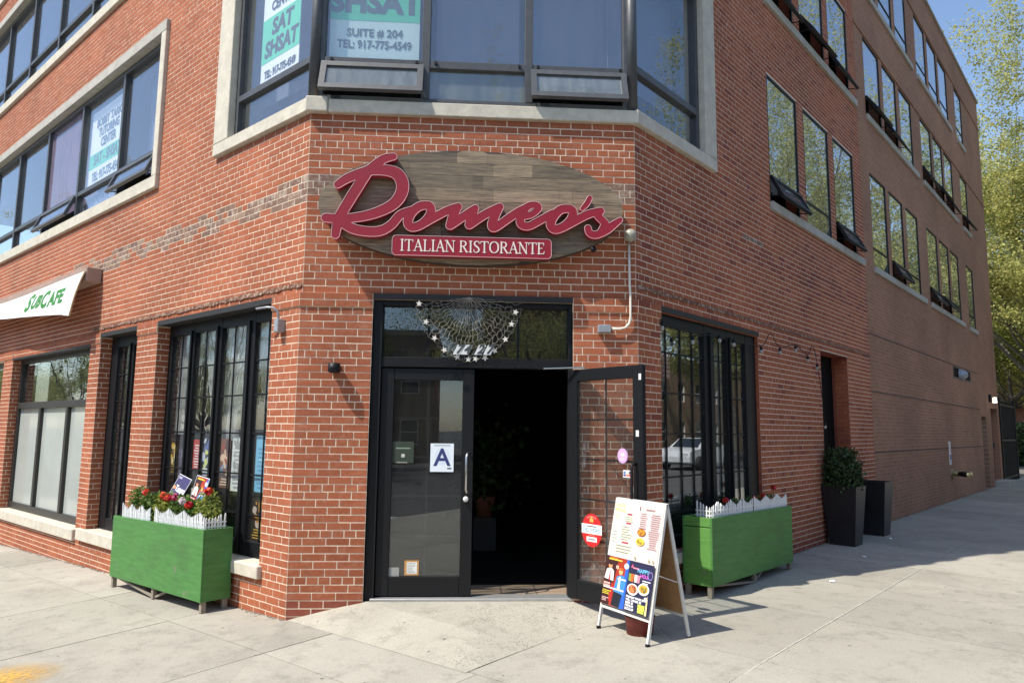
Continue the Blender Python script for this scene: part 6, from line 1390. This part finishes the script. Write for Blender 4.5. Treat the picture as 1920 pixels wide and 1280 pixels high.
# ================================================================= parked car across the side street (seen mirrored in the side window)
def car(loc, yaw, label):
    M = Matrix.Translation(loc) @ Matrix.Rotation(yaw, 4, 'Z'); t = thing('parked_car', label, 'car', loc); paintm = mat('white_car_paint', (.72, .73, .74), .25, spec=.6); gl = mat('car_glass', (.02, .025, .03), .08, spec=.8)
    L, Wd = 4.6, 1.78
    prof = [(-2.28, .36), (-2.30, .62), (-2.22, .86), (-1.75, .96), (-1.0, 1.02), (-.35, 1.42), (.55, 1.46), (1.30, 1.16), (1.55, 1.06), (2.15, 1.02), (2.28, .84), (2.28, .40), (1.9, .26), (-1.9, .26)]
    sec = [(-.89, .94, .0), (-.82, 1, 0), (.82, 1, 0), (.89, .94, 0)]
    mb = MB(); n = len(prof); vs = []
    for (y, k, _) in sec:
        for x, z in prof:
            yy = y * (1 - max(0, z - .95) * .42); vs.append((x * (1 if abs(y) < .85 else .985), yy, .62 + (z - .62) * k))
    fs = [(j * n + i, j * n + (i + 1) % n, (j + 1) * n + (i + 1) % n, (j + 1) * n + i) for j in range(3) for i in range(n)] + [tuple(reversed(range(n))), tuple(range(3 * n, 4 * n))]
    mb.add(vs, fs, 0); mb.build('body', paintm, t, M, .02)
    for sy in (-1, 1):
        for pts in ([(-.85, 1.04), (-.30, 1.36), (.20, 1.39), (.20, 1.04)], [(.26, 1.04), (.26, 1.39), (.52, 1.38), (1.12, 1.10), (1.05, 1.04)]):
            yv = [sy * (.893 * (1 - max(0, z - .95) * .42) + .004) for x, z in pts]; g2 = MB(); k = len(pts); g2.add([(p[0], y, p[1]) for p, y in zip(pts, yv)], [tuple(range(k))] if sy < 0 else [tuple(reversed(range(k)))]); g2.build('side_window', gl, t, M)
        for x in (-1.42, 1.42):
            w = MB().lathe([(0, .02), (.2, .02), (.31, .0), (.33, -.02), (.33, -.18), (.3, -.2), (0, -.2)], 22, 0, (x, sy * .86 - (.0 if sy < 0 else -.0), .33), 'y').build('wheel', mat('tyre_rubber', (.02, .02, .02), .8), t, M)
            MB().lathe([(0, .03), (.06, .035), (.2, .025), (.21, .015)], 14, 0, (x, sy * .88 if sy < 0 else sy * .88, .33), 'y').build('rim', M_CHROME, w, M)
        MB().box(-2.29, -2.2, sy * .55, sy * .8, .66, .78).build('headlight', mat('lamp_lens', (.6, .6, .62), .2), t, M); MB().box(2.2, 2.295, sy * .55, sy * .8, .74, .90).build('tail_light', mat('red_lens', (.35, .02, .02), .3), t, M)
    MB().add([(-1.02, -.66, 1.035), (-1.02, .66, 1.035), (-.37, .6, 1.425), (-.37, -.6, 1.425)], [(0, 1, 2, 3)]).build('windscreen', gl, t, M); MB().add([(1.30, -.66, 1.175), (1.30, .66, 1.175), (.57, .6, 1.47), (.57, -.6, 1.47)], [(3, 2, 1, 0)]).build('rear_window', gl, t, M)
x, y = pR(26.0, 12.6); car((x, y, -.10), math.radians(45), 'white saloon car parked across the side street, seen mirrored in the side window')
# ================================================================= litter
for i, (s, o) in enumerate(((4.1, .72), (6.05, .55), (2.3, .9))):
    x, y = pR(s, o); z = gz(x, y) + .004; rr = random.Random(i); pts = [(x + .032 * math.cos(a) * rr.uniform(.5, 1.2), y + .025 * math.sin(a) * rr.uniform(.5, 1.2)) for a in [2 * math.pi * k / 7 for k in range(7)]]
    l_ = MB().add([(p[0], p[1], z + rr.uniform(0, .012)) for p in pts] + [(x, y, z + .02)], [(k, (k + 1) % 7, 7) for k in range(7)]).build('paper_scrap', M_PWH, None); tag(l_, ['crumpled white paper scrap on the pavement near the shrub pot', 'white paper scrap between the two tall pots', 'tiny pale scrap on the shaded pavement near the side planter'][i], 'litter')
